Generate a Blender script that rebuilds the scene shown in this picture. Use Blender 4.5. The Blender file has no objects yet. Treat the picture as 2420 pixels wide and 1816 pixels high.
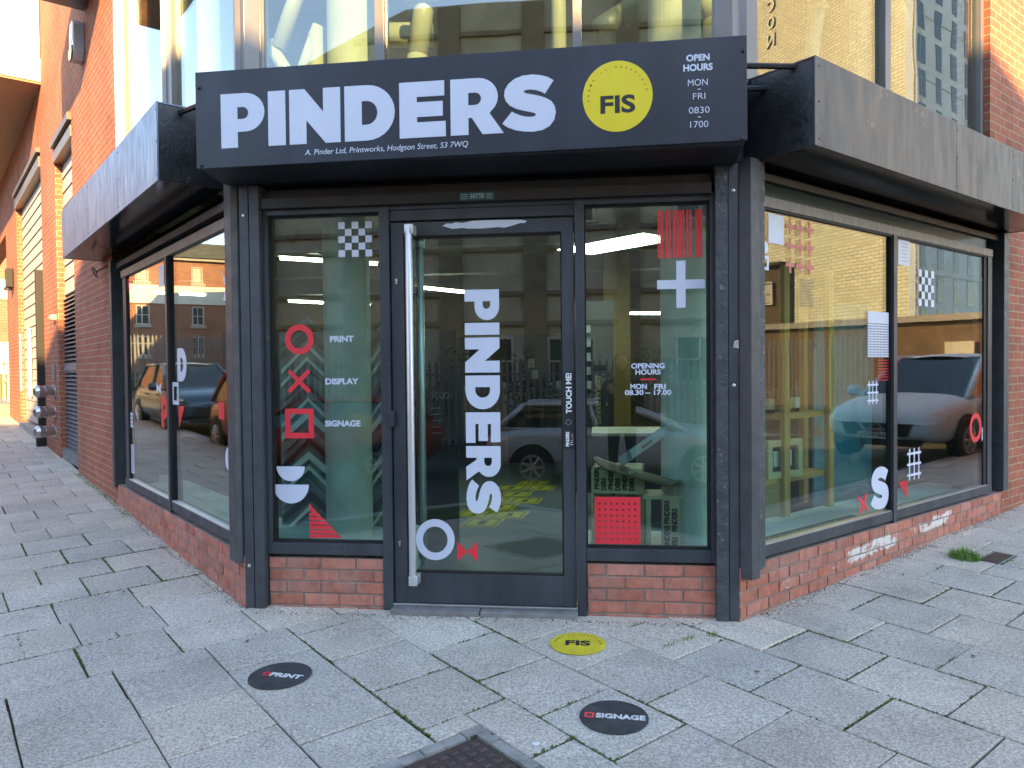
import bpy, bmesh, math, random
from math import sin, cos, pi, radians, sqrt, tan, atan2
from mathutils import Vector, Matrix
random.seed(7)
sc = bpy.context.scene
COL = sc.collection
# ------------------------------------------------------------------ camera
YAW, PITCH, ROLL = .116457559, .020637804, -.009778896
_f = Vector((-sin(YAW)*cos(PITCH), cos(YAW)*cos(PITCH), -sin(PITCH)))
_r0 = Vector((cos(YAW), sin(YAW), 0)); _u0 = _r0.cross(_f)
_r = _r0*cos(ROLL)+_u0*sin(ROLL); _u = -_r0*sin(ROLL)+_u0*cos(ROLL)
cam_d = bpy.data.cameras.new('camera'); cam = bpy.data.objects.new('camera', cam_d); COL.objects.link(cam)
cam.matrix_world = Matrix(((_r.x, _u.x, -_f.x, .695), (_r.y, _u.y, -_f.y, -4.41), (_r.z, _u.z, -_f.z, 1.439), (0, 0, 0, 1)))
cam_d.sensor_fit = 'HORIZONTAL'; cam_d.sensor_width = 36; cam_d.lens = 1762.82/2420*36
cam_d.clip_start = .01; cam_d.clip_end = 1500
sc.camera = cam
# ------------------------------------------------------------------ light
SUN_AZ, SUN_EL = radians(157), radians(21.8)        # azimuth clockwise from +Y
sdir = Vector((sin(SUN_AZ)*cos(SUN_EL), cos(SUN_AZ)*cos(SUN_EL), sin(SUN_EL)))
world = bpy.data.worlds.new('World'); sc.world = world; world.use_nodes = True
nt = world.node_tree
sky = nt.nodes.new('ShaderNodeTexSky'); sky.sky_type = 'NISHITA'; sky.sun_disc = False
sky.sun_elevation = SUN_EL; sky.sun_rotation = SUN_AZ; sky.air_density = 1.0; sky.dust_density = .2; sky.ozone_density = 1.5
tint = nt.nodes.new('ShaderNodeVectorMath'); tint.operation = 'MULTIPLY'; tint.inputs[1].default_value = (1.10, .985, .90)   # white balance of the photograph
nt.links.new(sky.outputs[0], tint.inputs[0]); nt.links.new(tint.outputs[0], nt.nodes['Background'].inputs[0]); nt.nodes['Background'].inputs[1].default_value = .15
sun_d = bpy.data.lights.new('sun', 'SUN'); sun = bpy.data.objects.new('sun', sun_d); COL.objects.link(sun)
sun_d.energy = 4.4; sun_d.angle = radians(.53); sun_d.color = (1, .62, .24)
sun.rotation_euler = sdir.to_track_quat('Z', 'Y').to_euler(); sun.location = sdir*60
sc.view_settings.view_transform = 'Standard'; sc.view_settings.look = 'None'
sc.view_settings.exposure = 2.5; sc.view_settings.gamma = 1
sc.cycles.max_bounces = 10; sc.cycles.diffuse_bounces = 4; sc.cycles.glossy_bounces = 5; sc.cycles.transparent_max_bounces = 16
sc.cycles.sample_clamp_indirect = 6; sc.cycles.use_denoising = True
sc.cycles.caustics_reflective = False; sc.cycles.caustics_refractive = False
# ------------------------------------------------------------------ frames of the three facades
Q = sqrt(.5)
class Fr:
    def __init__(s, o, a, n): s.o, s.a, s.n = Vector(o), Vector(a), Vector(n)
    def P(s, x, z, o): return s.o+s.a*x+s.n*o+Vector((0, 0, z))
CLX, CRX = -1.512, 1.497
F = Fr((0, 0, 0), (1, 0, 0), (0, -1, 0))
L = Fr((CLX, 0, 0), (Q, -Q, 0), (-Q, -Q, 0))      # x runs right as seen from the street, so the wall is at negative x
R = Fr((CRX, 0, 0), (Q, Q, 0), (Q, -Q, 0))
I3 = Fr((0, 0, 0), (1, 0, 0), (0, -1, 0))
def gz(y):
    if y < -12: return -.405
    if y < 0: return -.045+.03*y
    if y < 45: return -.045+.045*y
    return 1.98
# ------------------------------------------------------------------ mesh builder
class MB:
    def __init__(s): s.v = []; s.f = []; s.uv = []; s.c = []; s.m = []
    def face(s, pts, uv=None, c=(1, 1, 1), m=0):
        b = len(s.v); s.v += [Vector(p) for p in pts]; s.f.append(tuple(range(b, b+len(pts))))
        s.uv.append(uv or [(p[0], p[2]) for p in pts]); s.c.append(c); s.m.append(m)
    def mesh(s, verts, faces, c=(1, 1, 1), m=0):
        b = len(s.v); s.v += [Vector(p) for p in verts]
        for f in faces:
            s.f.append(tuple(i+b for i in f)); s.uv.append([(verts[i][0], verts[i][2]) for i in f]); s.c.append(c); s.m.append(m)
    def box(s, fr, x0, x1, z0, z1, o0, o1, c=(1, 1, 1), m=0, inset=0):
        k = [(x, z, o) for o in (o0, o1) for z in (z0, z1) for x in (x0, x1)]
        b = len(s.v); s.v += [fr.P(*q) for q in k]
        for f, ax in (((0, 1, 3, 2), 'o'), ((4, 5, 7, 6), 'o'), ((0, 1, 5, 4), 'z'), ((2, 3, 7, 6), 'z'), ((0, 2, 6, 4), 'x'), ((1, 3, 7, 5), 'x')):
            s.f.append(tuple(b+i for i in f)); s.c.append(c); s.m.append(m)
            s.uv.append([{'o': (k[i][0], k[i][1]), 'z': (k[i][0], k[i][2]), 'x': (k[i][2]+x0, k[i][1])}[ax] for i in f])
    def prism(s, fr, pts, o0, o1, c=(1, 1, 1), m=0):
        n = len(pts); b = len(s.v)
        s.v += [fr.P(x, z, o0) for x, z in pts]+[fr.P(x, z, o1) for x, z in pts]
        fs = [tuple(range(n)), tuple(range(n, 2*n))]+[(i, (i+1) % n, n+(i+1) % n, n+i) for i in range(n)]
        for f in fs:
            s.f.append(tuple(b+i for i in f)); s.c.append(c); s.m.append(m); s.uv.append([pts[i % n] for i in f])
    def tube(s, p0, p1, r, r1=None, n=14, c=(1, 1, 1), m=0, caps=True):
        p0, p1 = Vector(p0), Vector(p1); r1 = r if r1 is None else r1
        d = (p1-p0).normalized(); a = d.orthogonal().normalized(); e = d.cross(a); b = len(s.v)
        for p, q in ((p0, r), (p1, r1)):
            s.v += [p+(a*cos(2*pi*i/n)+e*sin(2*pi*i/n))*q for i in range(n)]
        fs = [(i, (i+1) % n, n+(i+1) % n, n+i) for i in range(n)]
        if caps: fs += [tuple(range(n)), tuple(range(n, 2*n))]
        for f in fs: s.f.append(tuple(b+i for i in f)); s.c.append(c); s.m.append(m); s.uv.append([(0, 0)]*len(f))
    def path(s, pts, r, n=8, **k):
        for a, b in zip(pts, pts[1:]): s.tube(a, b, r, n=n, **k)
    def lathe(s, p, axis, prof, n=20, c=(1, 1, 1), m=0):
        p = Vector(p); d = Vector(axis).normalized(); a = d.orthogonal().normalized(); e = d.cross(a); b = len(s.v)
        for h, r in prof: s.v += [p+d*h+(a*cos(2*pi*i/n)+e*sin(2*pi*i/n))*r for i in range(n)]
        for j in range(len(prof)-1):
            for i in range(n):
                s.f.append((b+j*n+i, b+j*n+(i+1) % n, b+(j+1)*n+(i+1) % n, b+(j+1)*n+i)); s.c.append(c); s.m.append(m); s.uv.append([(0, 0)]*4)
        for j in (0, len(prof)-1):
            s.f.append(tuple(b+j*n+i for i in range(n))); s.c.append(c); s.m.append(m); s.uv.append([(0, 0)]*n)
    def curve(s, fr, me, o, T=lambda x, y: (x, y), c=(1, 1, 1), m=0):
        b = len(s.v)
        for v in me.vertices:
            x, z = T(v.co.x, v.co.y); s.v.append(fr.P(x, z, o+v.co.z))
        for p in me.polygons:
            s.f.append(tuple(b+i for i in p.vertices)); s.c.append(c); s.m.append(m); s.uv.append([(0, 0)]*len(p.vertices))
def props(o, label=None, cat=None, group=None, kind=None):
    if label: o['label'] = label
    if cat: o['category'] = cat
    if group: o['group'] = group
    if kind: o['kind'] = kind
    return o
def thing(name, label, cat, loc=(0, 0, 0), rotz=0, group=None):
    o = bpy.data.objects.new(name, None); COL.objects.link(o); o.empty_display_size = .2
    o.location = loc; o.rotation_euler = (0, 0, rotz)
    return props(o, label, cat, group)
def build(name, mb, mats, parent=None, smooth=False, bevel=0, label=None, cat=None, group=None, kind=None, sub=0, local=False, recalc=True):
    me = bpy.data.meshes.new(name)
    if parent is not None and not local:
        off = Vector(parent.location); p = parent
        while p.parent: p = p.parent; off += Vector(p.location)
    elif parent is None and not local:
        xs = [v.x for v in mb.v]; ys = [v.y for v in mb.v]; zs = [v.z for v in mb.v]
        off = Vector(((min(xs)+max(xs))/2, (min(ys)+max(ys))/2, min(zs)))
    else: off = Vector((0, 0, 0))
    me.from_pydata([tuple(v-off) for v in mb.v], [], mb.f)
    me.uv_layers.new(name='UVMap'); me.color_attributes.new('Col', 'FLOAT_COLOR', 'CORNER')
    uvs, cols = [], []
    for p in me.polygons:
        q = mb.uv[p.index]; c = mb.c[p.index]; p.material_index = mb.m[p.index]; p.use_smooth = smooth
        for j in range(len(q)): uvs += (q[j][0], q[j][1]); cols += (c[0], c[1], c[2], 1.)
    me.uv_layers['UVMap'].data.foreach_set('uv', uvs); me.color_attributes['Col'].data.foreach_set('color', cols)
    if not isinstance(mats, (list, tuple)): mats = [mats]
    for m in mats: me.materials.append(m)
    if recalc:
        bm = bmesh.new(); bm.from_mesh(me); bmesh.ops.remove_doubles(bm, verts=bm.verts, dist=1e-5) if smooth else None
        bmesh.ops.recalc_face_normals(bm, faces=bm.faces); bm.to_mesh(me); bm.free()
    o = bpy.data.objects.new(name, me); COL.objects.link(o)
    if parent is not None: o.parent = parent
    elif not local: o.location = off
    if bevel:
        b = o.modifiers.new('bevel', 'BEVEL'); b.width = bevel; b.segments = 2; b.limit_method = 'ANGLE'
    if sub:
        b = o.modifiers.new('sub', 'SUBSURF'); b.levels = sub; b.render_levels = sub
    return props(o, label, cat, group, kind)
def copy_tree(o, parent=None):
    c = o.copy(); COL.objects.link(c); c.parent = parent
    for ch in list(o.children): copy_tree(ch, c)
    return c
# ------------------------------------------------------------------ text and flat shapes
def _mesh_of(cu):
    ob = bpy.data.objects.new('tmp', cu); COL.objects.link(ob); dg = bpy.context.evaluated_depsgraph_get()
    me = bpy.data.meshes.new_from_object(ob.evaluated_get(dg)); bpy.data.objects.remove(ob); return me
def _text(body, bold, shear, sp, th):
    cu = bpy.data.curves.new('t', 'FONT'); cu.body = body; cu.offset = bold; cu.extrude = th/2; cu.shear = shear; cu.space_character = sp; cu.resolution_u = 4
    return _mesh_of(cu)
def txt(mb, fr, body, x0, x1, z0, h, o, bold=.02, shear=0, sp=1.0, th=.0016, base=None, rot=0, c=(1, 1, 1), m=0):
    """body set from x0 to x1 with its caps from z0 to z0+h; rot turns it about (x0,z0) by quarter turns"""
    me = _text(body, bold, shear, sp, th/1.0); ref = _text('H', bold, 0, 1, .001)
    ry = [v.co.y for v in ref.vertices]; b0, b1 = min(ry), max(ry); xs = [v.co.x for v in me.vertices]
    kx = (x1-x0)/(max(xs)-min(xs)); kz = h/(b1-b0); mx = min(xs); ca, sa = round(cos(rot)), round(sin(rot))
    def T(x, y):
        a, b = (x-mx)*kx, (y-b0)*kz
        return (x0+a*ca-b*sa, z0+a*sa+b*ca)
    mb.curve(fr, me, o, T, c, m)
def shp(mb, fr, loops, o, th=.0016, c=(1, 1, 1), m=0):
    cu = bpy.data.curves.new('s', 'CURVE'); cu.dimensions = '2D'; cu.fill_mode = 'BOTH'; cu.extrude = th/2
    for lp in loops:
        sp = cu.splines.new('POLY'); sp.points.add(len(lp)-1); sp.use_cyclic_u = True
        for p, q in zip(sp.points, lp): p.co = (q[0], q[1], 0, 1)
    mb.curve(fr, _mesh_of(cu), o, c=c, m=m)
def ell(cx, cz, rx, rz, a0=0, a1=2*pi, n=48):
    full = abs(a1-a0-2*pi) < 1e-6
    return [(cx+rx*cos(a0+(a1-a0)*i/n), cz+rz*sin(a0+(a1-a0)*i/n)) for i in range(n if full else n+1)]
def rect(x0, x1, z0, z1): return [(x0, z0), (x1, z0), (x1, z1), (x0, z1)]
# heavy display capitals, cap height 1
def arc(cx, cy, rx, ry, a0, a1, n=14): return [(cx+rx*cos(radians(a0+(a1-a0)*i/n)), cy+ry*sin(radians(a0+(a1-a0)*i/n))) for i in range(n+1)]
_S = [(660, 405), (620, 380), (570, 365), (510, 358), (440, 366), (380, 390), (335, 430), (310, 475), (305, 520), (316, 560), (345, 595), (390, 620), (440, 635), (490, 645), (522, 654), (534, 665), (525, 678), (500, 684), (460, 682), (420, 672), (385, 657), (360, 642), (290, 735), (330, 765), (390, 787), (450, 797), (515, 798), (580, 785), (630, 755), (663, 708), (675, 650), (668, 605), (645, 565), (605, 540), (555, 522), (500, 510), (465, 503), (446, 494), (447, 485), (460, 477), (490, 473), (530, 477), (570, 490), (598, 507)]
_S = [((x-288)/387*.95, 1-((y+.05*(x-482))-360)/437) for x, y in _S]
GL = {
 'P': (.84, [[(0, 0), (.32, 0), (.32, .29), (.47, .29)]+arc(.47, .645, .37, .355, -90, 90)+[(0, 1)], [(.32, .525), (.32, .745), (.42, .745)]+arc(.42, .635, .11, .11, 90, -90)]),
 'I': (.33, [[(0, 0), (.33, 0), (.33, 1), (0, 1)]]),
 'N': (.96, [[(0, 0), (0, 1), (.29, 1), (.64, .57), (.64, 1), (.96, 1), (.96, 0), (.68, 0), (.32, .43), (.32, 0)]]),
 'D': (.93, [[(0, 0), (.42, 0)]+arc(.42, .5, .51, .5, -90, 90)+[(0, 1)], [(.32, .285), (.32, .715), (.41, .715)]+arc(.41, .5, .2, .215, 90, -90)]),
 'E': (.84, [[(0, 0), (.84, 0), (.84, .275), (.32, .275), (.32, .37), (.79, .37), (.79, .635), (.32, .635), (.32, .73), (.82, .73), (.82, 1), (0, 1)]]),
 'R': (.95, [[(0, 0), (.32, 0), (.32, .3), (.38, .3), (.57, 0), (.95, 0), (.70, .365)]+arc(.49, .66, .36, .34, -50, 90)+[(0, 1)], [(.32, .525), (.32, .745), (.44, .745)]+arc(.44, .635, .11, .11, 90, -90)]),
 'S': (.95, [_S]),
}
GAP = {'PI': .07, 'IN': .075, 'ND': .08, 'DE': .085, 'ER': .09, 'RS': -.03, 'SP': .08}
def heavy_width(word):
    return sum(GL[ch][0] for ch in word)+sum(GAP.get(word[i:i+2], .07) for i in range(len(word)-1))
def heavy(mb, fr, word, fx, o, th=.0016, c=(1, 1, 1), m=0):
    """fx maps (x,y) in cap units to facade coordinates"""
    x = 0
    for i, ch in enumerate(word):
        shp(mb, fr, [[fx(x+a, b) for a, b in lp] for lp in GL[ch][1]], o, th, c, m)
        x += GL[ch][0]+(GAP.get(word[i:i+2], .07) if i < len(word)-1 else 0)
# ------------------------------------------------------------------ materials
def nn(t, k, **kw):
    n = t.nodes.new('ShaderNode'+k)
    for a, b in kw.items(): setattr(n, a, b)
    return n
def sval(t, sock, v):
    if isinstance(v, bpy.types.NodeSocket): t.links.new(v, sock)
    else: sock.default_value = v
def mth(t, op, a, b=0., cl=False):
    n = nn(t, 'Math', operation=op, use_clamp=cl); sval(t, n.inputs[0], a); sval(t, n.inputs[1], b); return n.outputs[0]
def rng(t, v, a, b, c, d):
    n = nn(t, 'MapRange'); sval(t, n.inputs[0], v)
    for i, q in enumerate((a, b, c, d)): n.inputs[i+1].default_value = q
    return n.outputs[0]
def mixc(t, f, a, b):
    n = nn(t, 'Mix', data_type='RGBA'); sval(t, n.inputs[0], f)
    for i, q in ((6, a), (7, b)):
        if isinstance(q, tuple): q = (*q[:3], 1)
        sval(t, n.inputs[i], q)
    return n.outputs[2]
def scal(t, c, f):
    n = nn(t, 'VectorMath', operation='SCALE')
    if isinstance(c, tuple): n.inputs[0].default_value = c[:3]
    else: t.links.new(c, n.inputs[0])
    sval(t, n.inputs['Scale'], f); return n.outputs[0]
def mulc(t, a, b):
    n = nn(t, 'VectorMath', operation='MULTIPLY')
    for i, q in ((0, a), (1, b)):
        if isinstance(q, tuple): n.inputs[i].default_value = q[:3]
        else: t.links.new(q, n.inputs[i])
    return n.outputs[0]
def objco(t, sc_=(1, 1, 1)):
    c = nn(t, 'TexCoord'); mp = nn(t, 'Mapping'); t.links.new(c.outputs['Object'], mp.inputs[0]); mp.inputs['Scale'].default_value = sc_; return mp.outputs[0]
def noise(t, co, s, det=4, rough=.55, col=False):
    n = nn(t, 'TexNoise'); t.links.new(co, n.inputs['Vector']); n.inputs['Scale'].default_value = s; n.inputs['Detail'].default_value = det; n.inputs['Roughness'].default_value = rough
    return n.outputs['Color' if col else 'Fac']
def new_mat(name):
    m = bpy.data.materials.new(name); m.use_nodes = True; t = m.node_tree; return m, t, t.nodes['Principled BSDF']
def bumpn(t, h, strength, dist, b):
    n = nn(t, 'Bump'); sval(t, n.inputs['Height'], h); n.inputs['Strength'].default_value = strength; n.inputs['Distance'].default_value = dist
    t.links.new(n.outputs[0], b.inputs['Normal']); return n
def mat(name, col, rough=.5, metal=0, var=0, vs=6, bump=0, bs=60, attr=False, stretch=(1, 1, 1), emit=0, spec=.5, chips=None, rvar=0):
    m, t, b = new_mat(name); co = objco(t, stretch); c = tuple(col)
    b.inputs['Roughness'].default_value = rough; b.inputs['Metallic'].default_value = metal; b.inputs['Specular IOR Level'].default_value = spec
    out = None
    if attr:
        a = nn(t, 'VertexColor', layer_name='Col'); out = mulc(t, c, a.outputs[0])
    if var:
        n = noise(t, co, vs, 6, .6); out = scal(t, out if out is not None else c, rng(t, n, .3, .7, 1-var, 1+var))
    if chips:
        cc, thr, cs = chips; n = noise(t, objco(t), cs, 5, .6); f = rng(t, n, thr, thr+.02, 0, 1)
        out = mixc(t, f, out if out is not None else c, cc)
    if out is not None: t.links.new(out, b.inputs['Base Color'])
    else: b.inputs['Base Color'].default_value = (*c, 1)
    if rvar: t.links.new(rng(t, noise(t, co, vs*1.7, 4), .3, .7, max(rough-rvar, .03), rough+rvar), b.inputs['Roughness'])
    if bump: bumpn(t, noise(t, co, bs, 5), bump, .01, b)
    if emit:
        b.inputs['Emission Color'].default_value = (*c, 1); b.inputs['Emission Strength'].default_value = emit
    return m
def brick_mat(name, c1, c2, mort, bw=.225, rh=.075, mz=.0055, off=.05, soot=.25, attr_only=False):
    m, t, b = new_mat(name); uv = nn(t, 'UVMap', uv_map='UVMap'); mp = nn(t, 'Mapping'); t.links.new(uv.outputs[0], mp.inputs[0]); mp.inputs['Location'].default_value = (0, -off, 0)
    br = nn(t, 'TexBrick'); t.links.new(mp.outputs[0], br.inputs['Vector'])
    for k, v in (('Scale', 1), ('Mortar Size', mz), ('Mortar Smooth', .15), ('Bias', -.1), ('Brick Width', bw), ('Row Height', rh)): br.inputs[k].default_value = v
    br.inputs['Color1'].default_value = (*c1, 1); br.inputs['Color2'].default_value = (*c2, 1); br.inputs['Mortar'].default_value = (*mort, 1)
    co = objco(t); n1 = noise(t, co, 1.3, 5, .6); n2 = noise(t, co, 35, 4, .6)
    o = scal(t, br.outputs[0], mth(t, 'MULTIPLY', rng(t, n1, .3, .7, 1-soot, 1+soot), rng(t, n2, .3, .7, .8, 1.2)))
    t.links.new(o, b.inputs['Base Color']); b.inputs['Roughness'].default_value = .85
    h = mth(t, 'ADD', mth(t, 'MULTIPLY', br.outputs['Fac'], -1.), mth(t, 'MULTIPLY', n2, .35)); bumpn(t, h, .7, .008, b)
    return m
def glass_mat(name, tint, f0=.07, wav=.0, dark=0):
    m, t, b = new_mat(name); t.nodes.remove(b); out = t.nodes['Material Output']
    tr = nn(t, 'BsdfTransparent'); tr.inputs[0].default_value = (*tint, 1); gl = nn(t, 'BsdfGlossy'); gl.inputs['Roughness'].default_value = 0.0; gl.inputs[0].default_value = (1, 1, 1, 1)
    lw = nn(t, 'LayerWeight'); lw.inputs[0].default_value = .5
    p5 = mth(t, 'POWER', lw.outputs['Facing'], 5.); fac = mth(t, 'ADD', mth(t, 'MULTIPLY', p5, 1-f0), f0, True)
    mx = nn(t, 'MixShader'); t.links.new(fac, mx.inputs[0]); t.links.new(tr.outputs[0], mx.inputs[1]); t.links.new(gl.outputs[0], mx.inputs[2]); t.links.new(mx.outputs[0], out.inputs[0])
    if wav:
        n = noise(t, objco(t), .9, 2, .4); bn = nn(t, 'Bump'); t.links.new(n, bn.inputs['Height']); bn.inputs['Strength'].default_value = 1; bn.inputs['Distance'].default_value = wav
        t.links.new(bn.outputs[0], gl.inputs['Normal'])
    return m
M = {}
M['frame'] = mat('powder_coated_frame', (.040, .046, .056), .45, var=.35, vs=4, bump=.05, bs=120, stretch=(1, 1, .35), chips=((.10, .105, .11), .70, 16), rvar=.1)
M['post'] = mat('painted_steel_post', (.05, .056, .065), .5, var=.25, vs=9, bump=.25, bs=60, chips=((.16, .15, .13), .72, 28), rvar=.1)
M['pitted'] = mat('flaking_steel_post', (.055, .062, .072), .55, var=.35, vs=14, bump=.9, bs=45, chips=((.2, .17, .14), .62, 22))
M['dark'] = mat('dark_gasket', (.008, .009, .01), .6)
M['rail'] = mat('brown_shutter_rail', (.03, .024, .023), .5, var=.3, vs=8)
M['beige'] = mat('weathered_transom', (.19, .165, .14), .5, var=.3, vs=7, bump=.1, stretch=(4, 4, 1))
M['alu'] = mat('brushed_aluminium', (.55, .56, .57), .32, metal=.9, var=.12, vs=5, bump=.05, bs=200)
M['satin'] = mat('satin_steel_handle', (.62, .64, .67), .36, metal=.55, var=.06, vs=4)
M['silver'] = mat('bright_silver_frame', (.62, .62, .6), .35, metal=.2, var=.1, vs=5)
M['upframe'] = mat('grey_curtain_wall_frame', (.17, .165, .165), .38, metal=.35, var=.12, vs=3)
M['sign'] = mat('dark_sign_panel', (.017, .022, .036), .40, var=.35, vs=2.6, bump=.05, bs=9, stretch=(1, 1, .4), rvar=.08)
M['white'] = mat('white_lettering', (.78, .8, .84), .45, var=.03, vs=4)
M['vinyl'] = mat('white_vinyl', (.58, .63, .75), .4, var=.03, vs=6)
M['red'] = mat('red_vinyl', (.72, .035, .05), .4, var=.06, vs=6)
M['redpale'] = mat('pale_red_vinyl', (.5, .12, .1), .4)
M['yellow'] = mat('yellow_vinyl', (.72, .58, .012), .45, var=.06, vs=5)
M['black'] = mat('black_lettering', (.015, .016, .02), .5)
M['canopy'] = mat('sky_tinted_canopy', (.20, .25, .33), .42, metal=.25, var=.14, vs=3.5, stretch=(5, 5, .8), bump=.12, bs=6, rvar=.1)  # bluish base colour stands in for sky reflected in the left canopy
M['canopyr'] = mat('worn_sheet_metal_canopy', (.066, .062, .066), .42, metal=.2, var=.11, vs=2.2, stretch=(3, 3, .7), bump=.06, bs=5, rvar=.12, chips=((.13, .10, .08), .66, 5))
M['soffit'] = mat('glossy_black_soffit', (.012, .012, .014), .12, var=.3, vs=3)
M['bitumen'] = mat('bitumen_end_face', (.016, .018, .02), .4, var=.5, vs=6, bump=.35, bs=38, chips=((.07, .07, .068), .66, 5), rvar=.15)
M['shutterbox'] = mat('black_shutter_box', (.012, .013, .016), .5, var=.4, vs=6, bump=.1)
M['darkgreen'] = mat('dark_transom_panel', (.012, .03, .026), .18, var=.3, vs=2)
M['glass'] = glass_mat('shop_glass', (.715, .85, .81), .095, wav=.0012)
M['glassup'] = glass_mat('upper_glass', (.80, .87, .82), .10, wav=.002)
M['glassside'] = glass_mat('side_shop_glass', (.74, .87, .83), .09, wav=.0012)
BR1, BR2, MOR = (.335, .108, .058), (.255, .083, .05), (.34, .26, .18)
M['brick'] = brick_mat('red_brick_wall', BR1, BR2, MOR)
M['mortar'] = mat('mortar', (.26, .225, .195), .9, var=.25, vs=9, bump=.5, bs=90)
def plinth_mat(name, stain):
    m, t, b = new_mat(name); co = objco(t); a = nn(t, 'VertexColor', layer_name='Col')
    n1 = noise(t, co, 16, 6, .65); n2 = noise(t, objco(t, (1, 1, .25)), 30, 4, .6)
    o = scal(t, a.outputs[0], mth(t, 'MULTIPLY', rng(t, n1, .3, .7, .72, 1.25), rng(t, n2, .3, .7, .82, 1.18)))
    pale = rng(t, noise(t, co, 4.5, 6, .7), .42, .72, 0, .55); o = mixc(t, pale, o, (.40, .27, .23))
    if stain:
        sep = nn(t, 'SeparateXYZ'); t.links.new(co, sep.inputs[0]); z = sep.outputs[2]; x = sep.outputs[0]
        ctr = mth(t, 'ADD', mth(t, 'MULTIPLY', x, .0635), -.0208)
        band = rng(t, mth(t, 'ABSOLUTE', mth(t, 'SUBTRACT', z, ctr)), .03, .115, 1, 0)
        edge = rng(t, mth(t, 'ABSOLUTE', mth(t, 'ADD', x, -2.65)), .85, 1.1, 1, 0)
        w = mth(t, 'MULTIPLY', mth(t, 'MULTIPLY', band, edge), noise(t, co, 9, 8, .72))
        f = rng(t, mth(t, 'MULTIPLY', w, rng(t, noise(t, co, 2.3, 3, .5), .4, .6, .72, 1.12)), .43, .52, 0, .85); o = mixc(t, f, o, (.70, .68, .66))
    t.links.new(o, b.inputs['Base Color']); b.inputs['Roughness'].default_value = .85
    bumpn(t, n1, .5, .004, b); return m
M['plinth'] = plinth_mat('plinth_brick', False)
M['plinths'] = plinth_mat('salt_stained_plinth_brick', True)
def slab_mat():
    m, t, b = new_mat('granite_paving_slab'); co = objco(t); a = nn(t, 'VertexColor', layer_name='Col')
    sp = noise(t, co, 80, 3, .78); fine = noise(t, co, 260, 2, .7); big = noise(t, co, 2.2, 6, .6)
    f = mth(t, 'MULTIPLY', mth(t, 'MULTIPLY', rng(t, sp, .33, .67, .5, 1.46), rng(t, fine, .3, .7, .78, 1.22)), rng(t, big, .3, .7, .8, 1.16))
    o = scal(t, mulc(t, (.475, .435, .372), a.outputs[0]), f)
    vo = nn(t, 'TexVoronoi'); t.links.new(co, vo.inputs['Vector']); vo.inputs['Scale'].default_value = 1.7
    gum = rng(t, mth(t, 'ADD', vo.outputs['Distance'], mth(t, 'MULTIPLY', noise(t, co, 40, 2), .012)), .03, .036, .75, 0); o = mixc(t, gum, o, (.07, .075, .085))
    st_ = rng(t, noise(t, co, 1.1, 7, .68), .56, .70, 0, .38); o = mixc(t, st_, o, (.13, .13, .125)); gs = rng(t, noise(t, co, 6.5, 6, .7), .62, .72, 0, .3); o = mixc(t, gs, o, (.5, .49, .46))
    vo2 = nn(t, 'TexVoronoi'); t.links.new(co, vo2.inputs['Vector']); vo2.inputs['Scale'].default_value = 4.3
    wh = rng(t, mth(t, 'ADD', vo2.outputs['Distance'], mth(t, 'MULTIPLY', noise(t, co, 60, 2), .02)), .034, .038, .55, 0); o = mixc(t, wh, o, (.16, .165, .17))
    t.links.new(o, b.inputs['Base Color']); b.inputs['Roughness'].default_value = .78
    bumpn(t, mth(t, 'ADD', sp, mth(t, 'MULTIPLY', fine, .5)), .55, .004, b); return m
M['slab'] = slab_mat()
def bed_mat():
    m, t, b = new_mat('mossy_joint_bed'); co = objco(t); n = noise(t, co, 3.0, 5, .65); g = noise(t, co, 60, 4, .7)
    o = mixc(t, rng(t, n, .46, .58, 0, 1), (.016, .015, .012), (.05, .08, .014)); o = scal(t, o, rng(t, g, .3, .7, .5, 1.6))
    t.links.new(o, b.inputs['Base Color']); b.inputs['Roughness'].default_value = .95; bumpn(t, g, .8, .01, b); return m
M['bed'] = bed_mat()
M['asphalt'] = mat('asphalt', (.05, .05, .052), .85, var=.3, vs=20, bump=.5, bs=200)
M['kerb'] = mat('granite_kerb', (.3, .3, .3), .8, var=.25, vs=30)
M['conc'] = mat('concrete_sill', (.2, .195, .19), .85, var=.3, vs=10, bump=.4, bs=80)
# ------------------------------------------------------------------ ground
def to_uv(x, y): return ((x+y)*Q, (x-y)*Q)
def to_xy(u, v): return ((u+v)*Q, (u-v)*Q)
UL, VR = CLX*Q, CRX*Q                  # u of the left wall, v of the right wall
U0, V1 = -3.55, 2.70                    # kerb lines
def kside(x, y):                       # outward distance from front, left, right
    u, v = to_uv(x, y); return (-y, UL-u, v-VR)
def sheet(name, m, us, vs, dz, keep, kind='structure'):
    mb = MB()
    for i in range(len(us)-1):
        for j in range(len(vs)-1):
            if keep((us[i]+us[i+1])/2, (vs[j]+vs[j+1])/2):
                pts = [to_xy(u, v) for u, v in ((us[i], vs[j]), (us[i+1], vs[j]), (us[i+1], vs[j+1]), (us[i], vs[j+1]))]
                mb.face([(x, y, gz(y)+dz) for x, y in pts])
    return build(name, mb, m, kind=kind)
def fr_range(a, b, n): return [a+(b-a)*i/n for i in range(n+1)]
_us = [-260, -120, -60, -30, -16, -10, -7, -5]+fr_range(U0, 40, 90)+[60, 120, 260]
_vs = [-260, -120, -60]+fr_range(-42, V1, 90)+[5, 8, 12, 20, 32, 60, 120, 260]
sheet('road', M['asphalt'], _us, _vs, -.16, lambda u, v: max(kside(*to_xy(u, v))) > -.5 or to_xy(u, v)[1] > 34)
sheet('pavement_bed', M['bed'], fr_range(U0, 32, 100), fr_range(-34, V1, 100), -.014, lambda u, v: max(kside(*to_xy(u, v))) > -.12)
mb = MB()
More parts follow.
